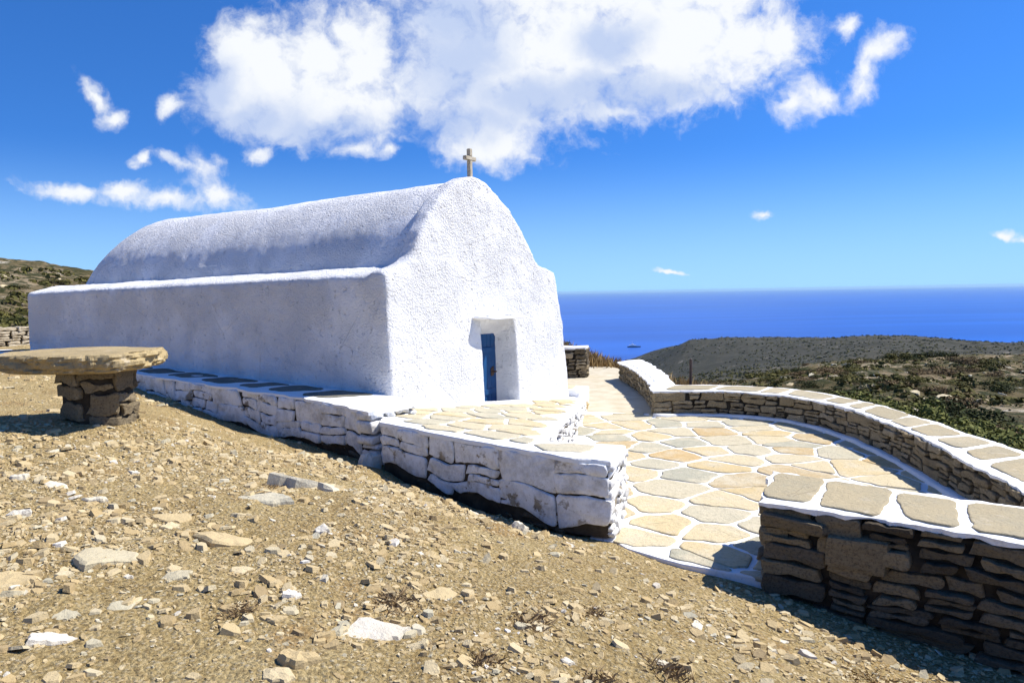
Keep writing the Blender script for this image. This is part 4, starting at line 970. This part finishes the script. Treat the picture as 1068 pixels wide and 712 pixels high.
def make_plants():
    r = np.random.default_rng(55)
    kinds = {}
    def proto(kind):
        nm, mat, n, leaf, fl = {'hedge': ('hedge_plant', 'green_leaf', 1500, .085, .75), 'dark': ('dark_bush', 'dark_leaf', 1100, .07, .55), 'olive': ('olive_bush', 'olive_leaf', 1100, .07, .5), 'brown': ('brown_bush', 'brown_leaf', 900, .07, .5)}[kind]
        if kind not in kinds: kinds[kind] = [bush_mesh(nm, M[mat], n, leaf, r, int(r.integers(6, 11)), fl) for _ in range(3)]; kinds[kind+'_u'] = 0
        i = kinds[kind+'_u']; kinds[kind+'_u'] += 1
        if i < 3: return kinds[kind][i]
        o = kinds[kind][i % 3].copy(); COL.objects.link(o); return o
    LAB = {'hedge': ('light green leafy plant growing against the outside of the curved parapet', 'plant', 'green plants along the outside of the parapet'),
           'dark': ('dark green rounded bush on the wild rocky slope', 'bush', 'dark bushes on the slopes'),
           'olive': ('olive green cushion bush on the wild rocky slope', 'bush', 'olive bushes on the slopes'),
           'brown': ('dry brown bush on the wild rocky slope', 'bush', 'brown bushes on the slopes')}
    def put(kind, x, y, s, sz=1., sink=.05):
        o = proto(kind); o.scale = (s, s, s*sz); o.rotation_euler = (0, 0, r.uniform(0, 6.3)); o.location = (x, y, zg1(x, y)-sink*s); tag(o, *LAB[kind])
    # hedge outside the curved wall
    out = catmull([(3.9,13.9),(4.9,13.6),(5.75,12.7),(6.1,11.3),(6.15,9.9),(6.1,8.7),(6.05,7.7),(5.95,6.6)], 12); out = resample(out, .33)
    for k, (x, y) in enumerate(out):
        for row in range(2 if y < 13 else 1):
            c = np.array([3.2, 9.6]); d = np.array([x, y])-c; d /= np.linalg.norm(d); q = np.array([x, y])+d*(row*.55+r.uniform(0, .25))+r.normal(0, .08, 2)
            gz = zg1(*q); s = r.uniform(.55, .85); top = .5+.05*r.normal()-row*.02 - (.12 if y > 12.5 else 0); put('hedge', q[0], q[1], s*1.1, max(.5, (top-gz)/(s*1.1*.95)), 0.)
    # hillside on the right
    n = 0
    while n < 235:
        th = r.uniform(.17, .66); rad = math.exp(r.uniform(math.log(12.5), math.log(125)))
        x, y = rad*math.sin(th), rad*math.cos(th)
        if fbm2(np.array([x*.09]), np.array([y*.09]), 3, 5)[0] < -.35 or x < 7.2 and y < 14.5: continue
        kd = r.choice(['dark', 'olive', 'brown'], p=[.42, .36, .22]); s = r.uniform(.5, 1.5)*(.8+rad/70); put(kd, x, y, s, r.uniform(.45, .8)); n += 1
    for x, y, s, kd in ((10.2, 15.2, 1.4, 'dark'), (12.2, 18.2, 1.9, 'dark'), (10.8, 19.0, 1.2, 'olive'), (13.4, 21.5, 1.7, 'dark'), (9.2, 17.2, 1.0, 'brown'), (12.8, 17.0, 1.3, 'olive'), (8.6, 16.0, .9, 'olive'), (15.5, 24.5, 1.6, 'brown')):
        put(kd, x, y, s, .7)
    # left hill
    n = 0
    while n < 34:
        th = r.uniform(-.68, -.5); rad = r.uniform(40, 88); x, y = rad*math.sin(th), rad*math.cos(th)
        kd = r.choice(['dark', 'olive'], p=[.75, .25]); put(kd, x, y, r.uniform(.9, 2.8), r.uniform(.3, .5)); n += 1
    # bank at the end of the path
    for x, y, s, kd in ((-.5, 24.5, 2.2, 'olive'), (.8, 24.2, 1.5, 'olive'), (1.6, 23.6, 1.1, 'olive'), (2.4, 23.2, 1.0, 'brown'), (3.0, 22.8, .8, 'brown'), (3.6, 21.5, .8, 'brown'), (3.9, 19.8, .7, 'brown')):
        put(kd, x, y, s, .8)
make_plants()

def blades(name, label, cat, spots, mat, r, h=.3, n=160, spread=.22, kind=None, lean=.5):
    V = []; T = []
    for (x, y, s) in spots:
        m = int(n*s); px = x+r.normal(0, spread*s, m).clip(-2*spread*s, 2*spread*s); py = y+r.normal(0, spread*s, m).clip(-2*spread*s, 2*spread*s); z = zg(px, py); hh = h*s*r.uniform(.4, 1.1, m)
        a = r.uniform(0, 6.3, m); l = hh*lean*r.uniform(.2, 1.2, m); w = (.0022 if mat == 'dry_twig' else .004)*r.uniform(.6, 1.6, m)+(.0004 if mat != 'dry_twig' else .0001)*math.hypot(x, y)
        b0 = np.stack([px-np.sin(a)*w, py+np.cos(a)*w, z-.01], 1); b1 = np.stack([px+np.sin(a)*w, py-np.cos(a)*w, z-.01], 1)
        m0 = np.stack([px+np.cos(a)*l*.4, py+np.sin(a)*l*.4, z+hh*.6], 1); tp = np.stack([px+np.cos(a)*l, py+np.sin(a)*l, z+hh], 1)
        V.append(np.stack([b0, b1, tp, m0], 1).reshape(-1, 3)); T.append(np.repeat(r.random(m), 4))
    V = np.concatenate(V); T = np.concatenate(T); o = soup(name, V, np.arange(len(V)).reshape(-1, 4), T, M[mat]); return tag(o, label, cat, kind=kind)
rg = np.random.default_rng(9)
spots = [(x, y, s) for x, y, s in zip(rg.uniform(3.6, 9, 60), rg.uniform(14.3, 19, 60), rg.uniform(.7, 1.4, 60))]+[(rg.uniform(.2, 4.2), rg.uniform(21.8, 24), rg.uniform(.8, 1.5)) for _ in range(40)]
blades('dry_grass', 'straw coloured dry grass beyond the parapet and path', 'grass', spots, 'straw', rg, .34, 130, .3, 'stuff')

TUFTS = [(-0.66, 3.81, 1.1), (0.08, 3.78, 1.0), (-1.42, 3.54, 0.9), (0.4, 3.26, 1.0), (-0.16, 3.26, 0.9), (-5.05, 9.39, 0.9), (0.46, 4.07, 0.7), (-0.61, 6.63, 0.6), (-2.11, 6.12, 0.7), (0.78, 3.47, 1.1)]
TL = ['dry twiggy tuft between the tan angular slab and the gravel', 'dry twiggy tuft on the fine gravel below the platform', 'dry twiggy tuft among cream shards', 'dry twiggy tuft at the very bottom of the slope', 'dry twiggy tuft next to the cream flat stone', 'dry weed growing at the foot of the table pillar', 'tiny dry weed on bare gravel', 'dry weed near the platform foot', 'dry weed beside the whitish ledge', 'dry twiggy tuft on the lower slope facing the terrace']
for (x_, y_, s_), l_ in zip(TUFTS, TL): blades('dry_tuft', l_, 'weed', [(x_, y_, s_)], 'dry_twig', rg, .038, 120, .05, lean=2.2)
lit = [(x_, y_, .8) for x_, y_ in zip(rg.uniform(2.0, 2.55, 26), rg.uniform(3.55, 4.15, 26))]
blades('straw_litter', 'scattered straw litter on the dirt near the dark bench wall', 'straw', lit, 'straw', rg, .03, 40, .12, 'stuff', 3.)
# pale rocks and low scrub on the slopes
def slope_rocks():
    r = np.random.default_rng(66); pr = [shard(r, 1., r.uniform(.3, .5), None, t).build('slope_rock', M['loose'], smooth=False) for t in (.6, .82, .68, .55)]; n = 0
    while n < 170:
        if n < 150: th = r.uniform(.19, .66); rad = math.exp(r.uniform(math.log(17), math.log(120)))
        else: th = r.uniform(-.68, -.5); rad = r.uniform(38, 85)
        x, y = rad*math.sin(th), rad*math.cos(th)
        if fbm2(np.array([x*.12+9]), np.array([y*.12]), 3, 5)[0] < .0: continue
        o = pr[n] if n < 4 else pr[n % 4].copy()
        if n >= 4: COL.objects.link(o)
        s = r.uniform(.3, .9)*(.6+rad/70); o.scale = (s, s, s*r.uniform(.5, .9)); place(o, x, y, r.uniform(0, 6.3), s*.05, (r.normal(0, .2), r.normal(0, .2))); tag(o, 'pale weathered rock sticking out of the wild slope', 'rock', 'pale rocks on the wild slopes'); n += 1
slope_rocks()
def scrub(name, label, N, fth, frad, size, mat, seed, leaves=14, thr=-.2, ns=.1):
    r = np.random.default_rng(seed); th = r.uniform(*fth, N); rad = np.exp(r.uniform(math.log(frad[0]), math.log(frad[1]), N)); x, y = rad*np.sin(th), rad*np.cos(th)
    ok = (fbm2(x*ns, y*ns, 3, seed) > thr) & (poly_sd(x, y, TERR) > 1.2); x, y = x[ok], y[ok]; rad = rad[ok]; n = len(x); z = zg(x, y); ok = z > -190; x, y, z, rad = x[ok], y[ok], z[ok], rad[ok]; n = len(x)
    s = size*r.uniform(.5, 1.5, n)*(rad/frad[1])**.35; m = leaves
    d = r.normal(0, 1, (n, m, 3)); d[..., 2] = np.abs(d[..., 2]); d /= np.linalg.norm(d, axis=2)[..., None]
    p = d*s[:, None, None]*np.array([1, 1, .62])*r.uniform(.7, 1., (n, m, 1)); p[..., 0] += x[:, None]; p[..., 1] += y[:, None]; p[..., 2] += z[:, None]
    t = np.cross(d, r.normal(0, 1, (n, m, 3))); t /= np.linalg.norm(t, axis=2)[..., None]; b = np.cross(d, t); w = s[:, None, None]*(2.2/math.sqrt(m))*r.uniform(.6, 1.2, (n, m, 1))
    V = np.stack([p-t*w*.6, p+b*w*.45, p+t*w*.6, p-b*w*.45], 2).reshape(-1, 3)
    T = np.repeat(np.clip(np.repeat(r.normal(.45, .2, n), m)+r.normal(0, .15, n*m), 0, 1), 4)
    tag(soup(name, V, np.arange(len(V)).reshape(-1, 4), T, M[mat]), label, 'scrub', kind='stuff')
scrub('low_scrub', 'low olive scrub covering the rocky slope beyond the parapet', 2600, (.12, .72), (14, 130), .5, 'olive_leaf', 5, 16, -.15, .12)
scrub('hill_scrub', 'low dark scrub covering the hill behind the chapel', 380, (-.72, -.46), (38, 90), .6, 'olive_leaf', 6, 16, -.25, .06)
scrub('ridge_scrub', 'dark scrub speckling the grey coastal ridge', 15000, (.1, .78), (260, 1700), 2.2, 'olive_leaf', 7, 7, -.7, .01)

# ------------------------------------------------------------------ post, boat
def lathe_post():
    b = MB(); n = 10; x, y = 3.68, 14.6; z0 = zg1(x, y)-.1; V = []
    zs = [z0, z0+.05, .86, .88]; rs = [.035, .034, .03, .02]
    for z, r_ in zip(zs, rs):
        for k in range(n): a = 2*math.pi*k/n; V.append((x+r_*math.cos(a)+(z-z0)*.01, y+r_*math.sin(a), z))
    F = [(k*n+i, k*n+(i+1) % n, (k+1)*n+(i+1) % n, (k+1)*n+i) for k in range(3) for i in range(n)]+[tuple(range(3*n, 4*n)), tuple(range(n-1, -1, -1))]
    b.add(V, F); tag(b.build('iron_post', M['iron']), 'thin dark post standing just beyond the bend of the parapet', 'post')
lathe_post()
def make_boat():
    t = empty('boat', (438, 2540, -200), 'small white boat with dark hull far out on the blue sea', 'boat')
    def loft(sec, name, mat, par):
        b = MB(); n = len(sec[0]); V = [p for s in sec for p in s]; F = [(k*n+i, (k+1)*n+i, (k+1)*n+i+1, k*n+i+1) for k in range(len(sec)-1) for i in range(n-1)]+[tuple(range(n)), tuple((len(sec)-1)*n+i for i in range(n-1, -1, -1))]
        F += [(k*n+n-1, (k+1)*n+n-1, (k+1)*n, k*n) for k in range(len(sec)-1)]
        b.add(np.array(V, float)+np.array([438, 2540, -200]), F); return b.build(name, mat, par, smooth=False)
    loft([[(x, -w, 4.), (x, -w*.6, -1), (x, w*.6, -1), (x, w, 4.)] for x, w in ((-24, 4), (-20, 5), (0, 5.5), (14, 4), (24, .4))], 'hull', M['boat_dark'], t)
    loft([[(x, -w, h), (x, -w, 3.9), (x, w, 3.9), (x, w, h)] for x, w, h in ((-18, 4, 8), (-4, 4.3, 9), (6, 4, 8), (9, 3.4, 4.4))], 'cabin', M['boat'], t)
    loft([[(x, -2.5, 12), (x, -2.5, 8.4), (x, 2.5, 8.4), (x, 2.5, 12)] for x in (-10, -2)], 'bridge', M['boat'], t)
    loft([[(x, -.3, 22), (x, -.3, 11.5), (x, .3, 11.5), (x, .3, 22)] for x in (-7, -6.2)], 'mast', M['boat'], t)
make_boat()

def make_haze():
    bm = bmesh.new(); X_ = 82000.; V = [bm.verts.new((x, y, z)) for z in (-202., 15.) for x, y in ((-X_, -X_), (X_, -X_), (X_, X_), (-X_, X_))]
    for f in ((3, 2, 1, 0), (4, 5, 6, 7), (0, 1, 5, 4), (1, 2, 6, 5), (2, 3, 7, 6), (3, 0, 4, 7)): bm.faces.new([V[i] for i in f])
    me = bpy.data.meshes.new('haze'); bm.to_mesh(me); bm.free(); m = bpy.data.materials.new('haze_air'); m.use_nodes = True; n = m.node_tree; n.nodes.remove(n.nodes['Principled BSDF'])
    v = n.nodes.new('ShaderNodeVolumePrincipled'); v.inputs['Color'].default_value = (.5, .76, 1, 1); v.inputs['Density'].default_value = HAZE; v.inputs['Anisotropy'].default_value = .1
    n.links.new(v.outputs[0], n.nodes['Material Output'].inputs['Volume']); me.materials.append(m); tag(link('haze', me), 'pale sea haze', 'haze', kind='stuff')
HAZE = 2.4e-5
make_haze()
# ------------------------------------------------------------------ light, sky, camera
w = bpy.data.worlds.new('World'); SC.world = w; w.use_nodes = True; nt = w.node_tree
class WN(NT):
    def __init__(s, t): s.t = t
W = WN(nt); bg = nt.nodes['Background']
sky = W.N('ShaderNodeTexSky', sky_type='NISHITA'); sky.sun_disc = False; sky.sun_elevation = R(SUN_EL); sky.sun_rotation = R(SUN_AZ)
sky.altitude = 200; sky.air_density = 1.0; sky.dust_density = 0.; sky.ozone_density = 4.
tc = W.N('ShaderNodeTexCoord').outputs['Generated']
lift = W.N('ShaderNodeVectorMath', operation='MULTIPLY_ADD'); W.L(tc, lift.inputs[0]); lift.inputs[1].default_value = (1, 1, 1.12); lift.inputs[2].default_value = (0, 0, .13)
nrmz = W.N('ShaderNodeVectorMath', operation='NORMALIZE'); W.L(lift.outputs[0], nrmz.inputs[0]); W.L(nrmz.outputs[0], sky.inputs['Vector'])
hs = W.N('ShaderNodeHueSaturation'); hs.inputs['Saturation'].default_value = 1.2; W.L(sky.outputs[0], hs.inputs['Color'])
skyc = W.mix(1., hs.outputs[0], (.86, 1.32, 1.85), 'MULTIPLY')
# clouds live in the sky by direction: (x/y, z/y) of the view direction
sep = W.N('ShaderNodeSeparateXYZ'); W.L(tc, sep.inputs[0]); X, Y, Z = sep.outputs
skyc = W.mix(W.math('MULTIPLY', W.step(Z, .2, -.03), .92), skyc, (4.3, 7.6, 11.4))
Ym = W.math('MAXIMUM', Y, .02)
cmb = W.N('ShaderNodeCombineXYZ'); W.L(W.math('DIVIDE', X, Ym), cmb.inputs[0]); W.L(W.math('DIVIDE', Z, Ym), cmb.inputs[1]); p2 = cmb.outputs[0]
nz = W.N('ShaderNodeTexNoise'); nz.inputs['Scale'].default_value = 9; nz.inputs['Detail'].default_value = 7; nz.inputs['Roughness'].default_value = .6; W.L(p2, nz.inputs['Vector'])
sub = W.N('ShaderNodeVectorMath', operation='SUBTRACT'); W.L(nz.outputs['Color'], sub.inputs[0]); sub.inputs[1].default_value = (.5, .5, .5)
scl = W.N('ShaderNodeVectorMath', operation='SCALE'); W.L(sub.outputs[0], scl.inputs[0]); scl.inputs['Scale'].default_value = .075
wp = W.N('ShaderNodeVectorMath', operation='ADD'); W.L(p2, wp.inputs[0]); W.L(scl.outputs[0], wp.inputs[1]); wp = wp.outputs[0]
def blob(cur, b, smoothk=.25):
    x, z, a, c, rot, wgt = b
    m = W.N('ShaderNodeMapping', vector_type='TEXTURE'); m.inputs['Location'].default_value = (x, z, 0); m.inputs['Rotation'].default_value = (0, 0, R(rot)); m.inputs['Scale'].default_value = (a, c, 1)
    W.L(wp, m.inputs['Vector']); l = W.N('ShaderNodeVectorMath', operation='LENGTH'); W.L(m.outputs[0], l.inputs[0])
    v = W.math('SUBTRACT', wgt, l.outputs['Value'])
    if cur is None: return v
    n = W.N('ShaderNodeMath', operation='SMOOTH_MAX'); W.L(cur, n.inputs[0]); W.L(v, n.inputs[1]); n.inputs[2].default_value = smoothk; return n.outputs[0]
CL = [(-0.3674, 0.3291, 0.052, 0.0578, 1, 1.0), (-0.3221, 0.309, 0.0837, 0.0868, 1, 1.0), (-0.2618, 0.3337, 0.0651, 0.0772, 1, 1.0), (-0.2146, 0.3675, 0.057, 0.0422, 1, 0.72), (-0.1964, 0.3198, 0.0744, 0.0868, 1, 1.0), (-0.2641, 0.2692, 0.1116, 0.0694, 1, 1.0), (-0.3726, 0.2711, 0.0632, 0.054, 1, 1.0), (-0.185, 0.2588, 0.0595, 0.0578, 1, 1.0), (-0.3048, 0.244, 0.0837, 0.0386, 1, 1.0), (-0.077, 0.3498, 0.0837, 0.0964, 1, 1.0), (-0.0981, 0.2923, 0.0744, 0.0656, 1, 1.0), (-0.0116, 0.323, 0.1302, 0.1158, 1, 1.0), (-0.0262, 0.2522, 0.1023, 0.0578, 1, 1.0), (0.094, 0.3341, 0.1673, 0.1158, 1, 1.0), (0.0802, 0.2828, 0.1302, 0.0617, 1, 1.0), (0.2258, 0.3447, 0.1673, 0.1002, 1, 1.0), (0.2124, 0.2909, 0.1302, 0.0578, 1, 1.0), (0.3245, 0.343, 0.1116, 0.0656, 1, 1.0), (0.3811, 0.3421, 0.057, 0.0422, 1, 0.72), (-0.0298, 0.204, 0.0781, 0.0386, 1, 1.0), (-0.0665, 0.2268, 0.0611, 0.0422, 1, 0.72), (-0.0624, 0.4134, 0.0744, 0.0772, 1, 1.0), (0.095, 0.4234, 0.2789, 0.0964, 1, 1.0), (0.2914, 0.4201, 0.1116, 0.0772, 1, 1.0), (0.1461, 0.2531, 0.0918, 0.0295, 1, 0.72), (-0.2108, 0.2006, 0.0448, 0.0274, 1, 0.72), (-0.1655, 0.2011, 0.0224, 0.019, 1, 0.72), (-0.3437, 0.2016, 0.0347, 0.019, 1, 0.72), (-0.5715, 0.2874, 0.0203, 0.055, 41, 0.72), (-0.5532, 0.2599, 0.0265, 0.021, 1, 0.72), (-0.4628, 0.2662, 0.0265, 0.0232, 1, 0.72), (-0.6177, 0.1564, 0.0733, 0.019, -4, 0.72), (-0.5355, 0.1484, 0.0774, 0.021, -4, 0.72), (-0.4758, 0.1394, 0.0918, 0.021, -4, 0.72), (-0.4047, 0.1474, 0.0774, 0.0339, -14, 0.72), (-0.4232, 0.1793, 0.0489, 0.0359, 1, 0.72), (-0.4668, 0.1866, 0.0489, 0.0169, -19, 0.72), (-0.5091, 0.1926, 0.0184, 0.0128, 1, 0.72), (0.4242, 0.264, 0.0692, 0.0422, 16, 0.72), (0.3979, 0.2488, 0.0306, 0.0274, 1, 0.72), (0.477, 0.276, 0.051, 0.0295, 16, 0.72), (0.5158, 0.3244, 0.0489, 0.0379, 21, 0.72), (0.4692, 0.3534, 0.0224, 0.0295, 1, 0.72), (0.4977, 0.3015, 0.0347, 0.0379, 1, 0.72), (0.3565, 0.0986, 0.0306, 0.0106, 1, 0.72), (0.6921, 0.0715, 0.0367, 0.0148, 1, 0.72), (0.7193, 0.0617, 0.0306, 0.0148, 1, 0.72), (0.221, 0.0236, 0.0284, 0.0053, 1, 0.72)]
GL = [(-0.0643, 0.3265, 0.0718, 0.0797, 1, 1.0), (-0.0761, 0.3882, 0.0638, 0.0638, 1, 1.0), (-0.355, 0.2487, 0.0877, 0.0351, 1, 1.0), (-0.2655, 0.2303, 0.0957, 0.0255, 1, 1.0), (0.0402, 0.264, 0.1116, 0.0319, 1, 1.0), (0.1198, 0.2795, 0.1276, 0.0287, 1, 1.0), (0.2124, 0.2702, 0.0797, 0.0191, 1, 1.0), (-0.0665, 0.2308, 0.0957, 0.0255, 1, 1.0), (-0.4024, 0.2846, 0.0351, 0.0399, 1, 1.0), (0.1468, 0.346, 0.0638, 0.0255, 1, 1.0)]

if CL:
    cur = None
    for b in CL: cur = blob(cur, b)
    g = None
    for b in GL: g = blob(g, b, .4)
    n1 = W.noise(30, 9, .6, wp); n2 = W.noise(6, 5, .6, wp)
    dens = W.math('ADD', cur, W.math('MULTIPLY', W.math('SUBTRACT', n1, .5), 1.45))
    dens = W.math('ADD', dens, W.math('MULTIPLY', W.math('SUBTRACT', n2, .5), 1.1))
    al = W.step(dens, -.2, .7)
    up = W.math('MULTIPLY', al, W.step(Y, .05, .2))
    shade = W.step(W.math('ADD', g, W.math('MULTIPLY', W.math('SUBTRACT', W.noise(10, 6, .55, wp), .5), 1.9)), -.5, .75)
    ccol = W.mix(shade, (9.6, 9.9, 10.3), (5.6, 6.7, 9.2))
    skyc = W.mix(up, skyc, ccol)
W.L(skyc, bg.inputs['Color']); bg.inputs['Strength'].default_value = .067

sd = bpy.data.lights.new('Sun', 'SUN'); sd.energy = 5.; sd.angle = R(.53); sd.color = (1, .95, .87); so = bpy.data.objects.new('Sun', sd); COL.objects.link(so)
from mathutils import Vector, Matrix
sv = Vector((math.sin(R(SUN_AZ))*math.cos(R(SUN_EL)), math.cos(R(SUN_AZ))*math.cos(R(SUN_EL)), math.sin(R(SUN_EL))))
so.rotation_euler = sv.to_track_quat('Z', 'Y').to_euler(); so.location = (20, 10, 30)
cd = bpy.data.cameras.new('Camera'); cam = bpy.data.objects.new('Camera', cd); COL.objects.link(cam); SC.camera = cam
cd.sensor_width = 36; cd.lens = 740*36/1068; cd.clip_end = 2e5; cd.clip_start = .05
cam.matrix_world = Matrix.Translation((0, 0, EYE))@(Matrix.Rotation(math.pi/2-math.atan(50.6/740), 4, 'X')@Matrix.Rotation(R(-1.), 4, 'Z'))
SC.view_settings.view_transform = 'Standard'; SC.view_settings.look = 'None'; SC.view_settings.gamma = 1; SC.view_settings.exposure = .56
SC.view_settings.use_curve_mapping = False
SC.cycles.use_denoising = True; SC.cycles.max_bounces = 6; SC.cycles.diffuse_bounces = 3
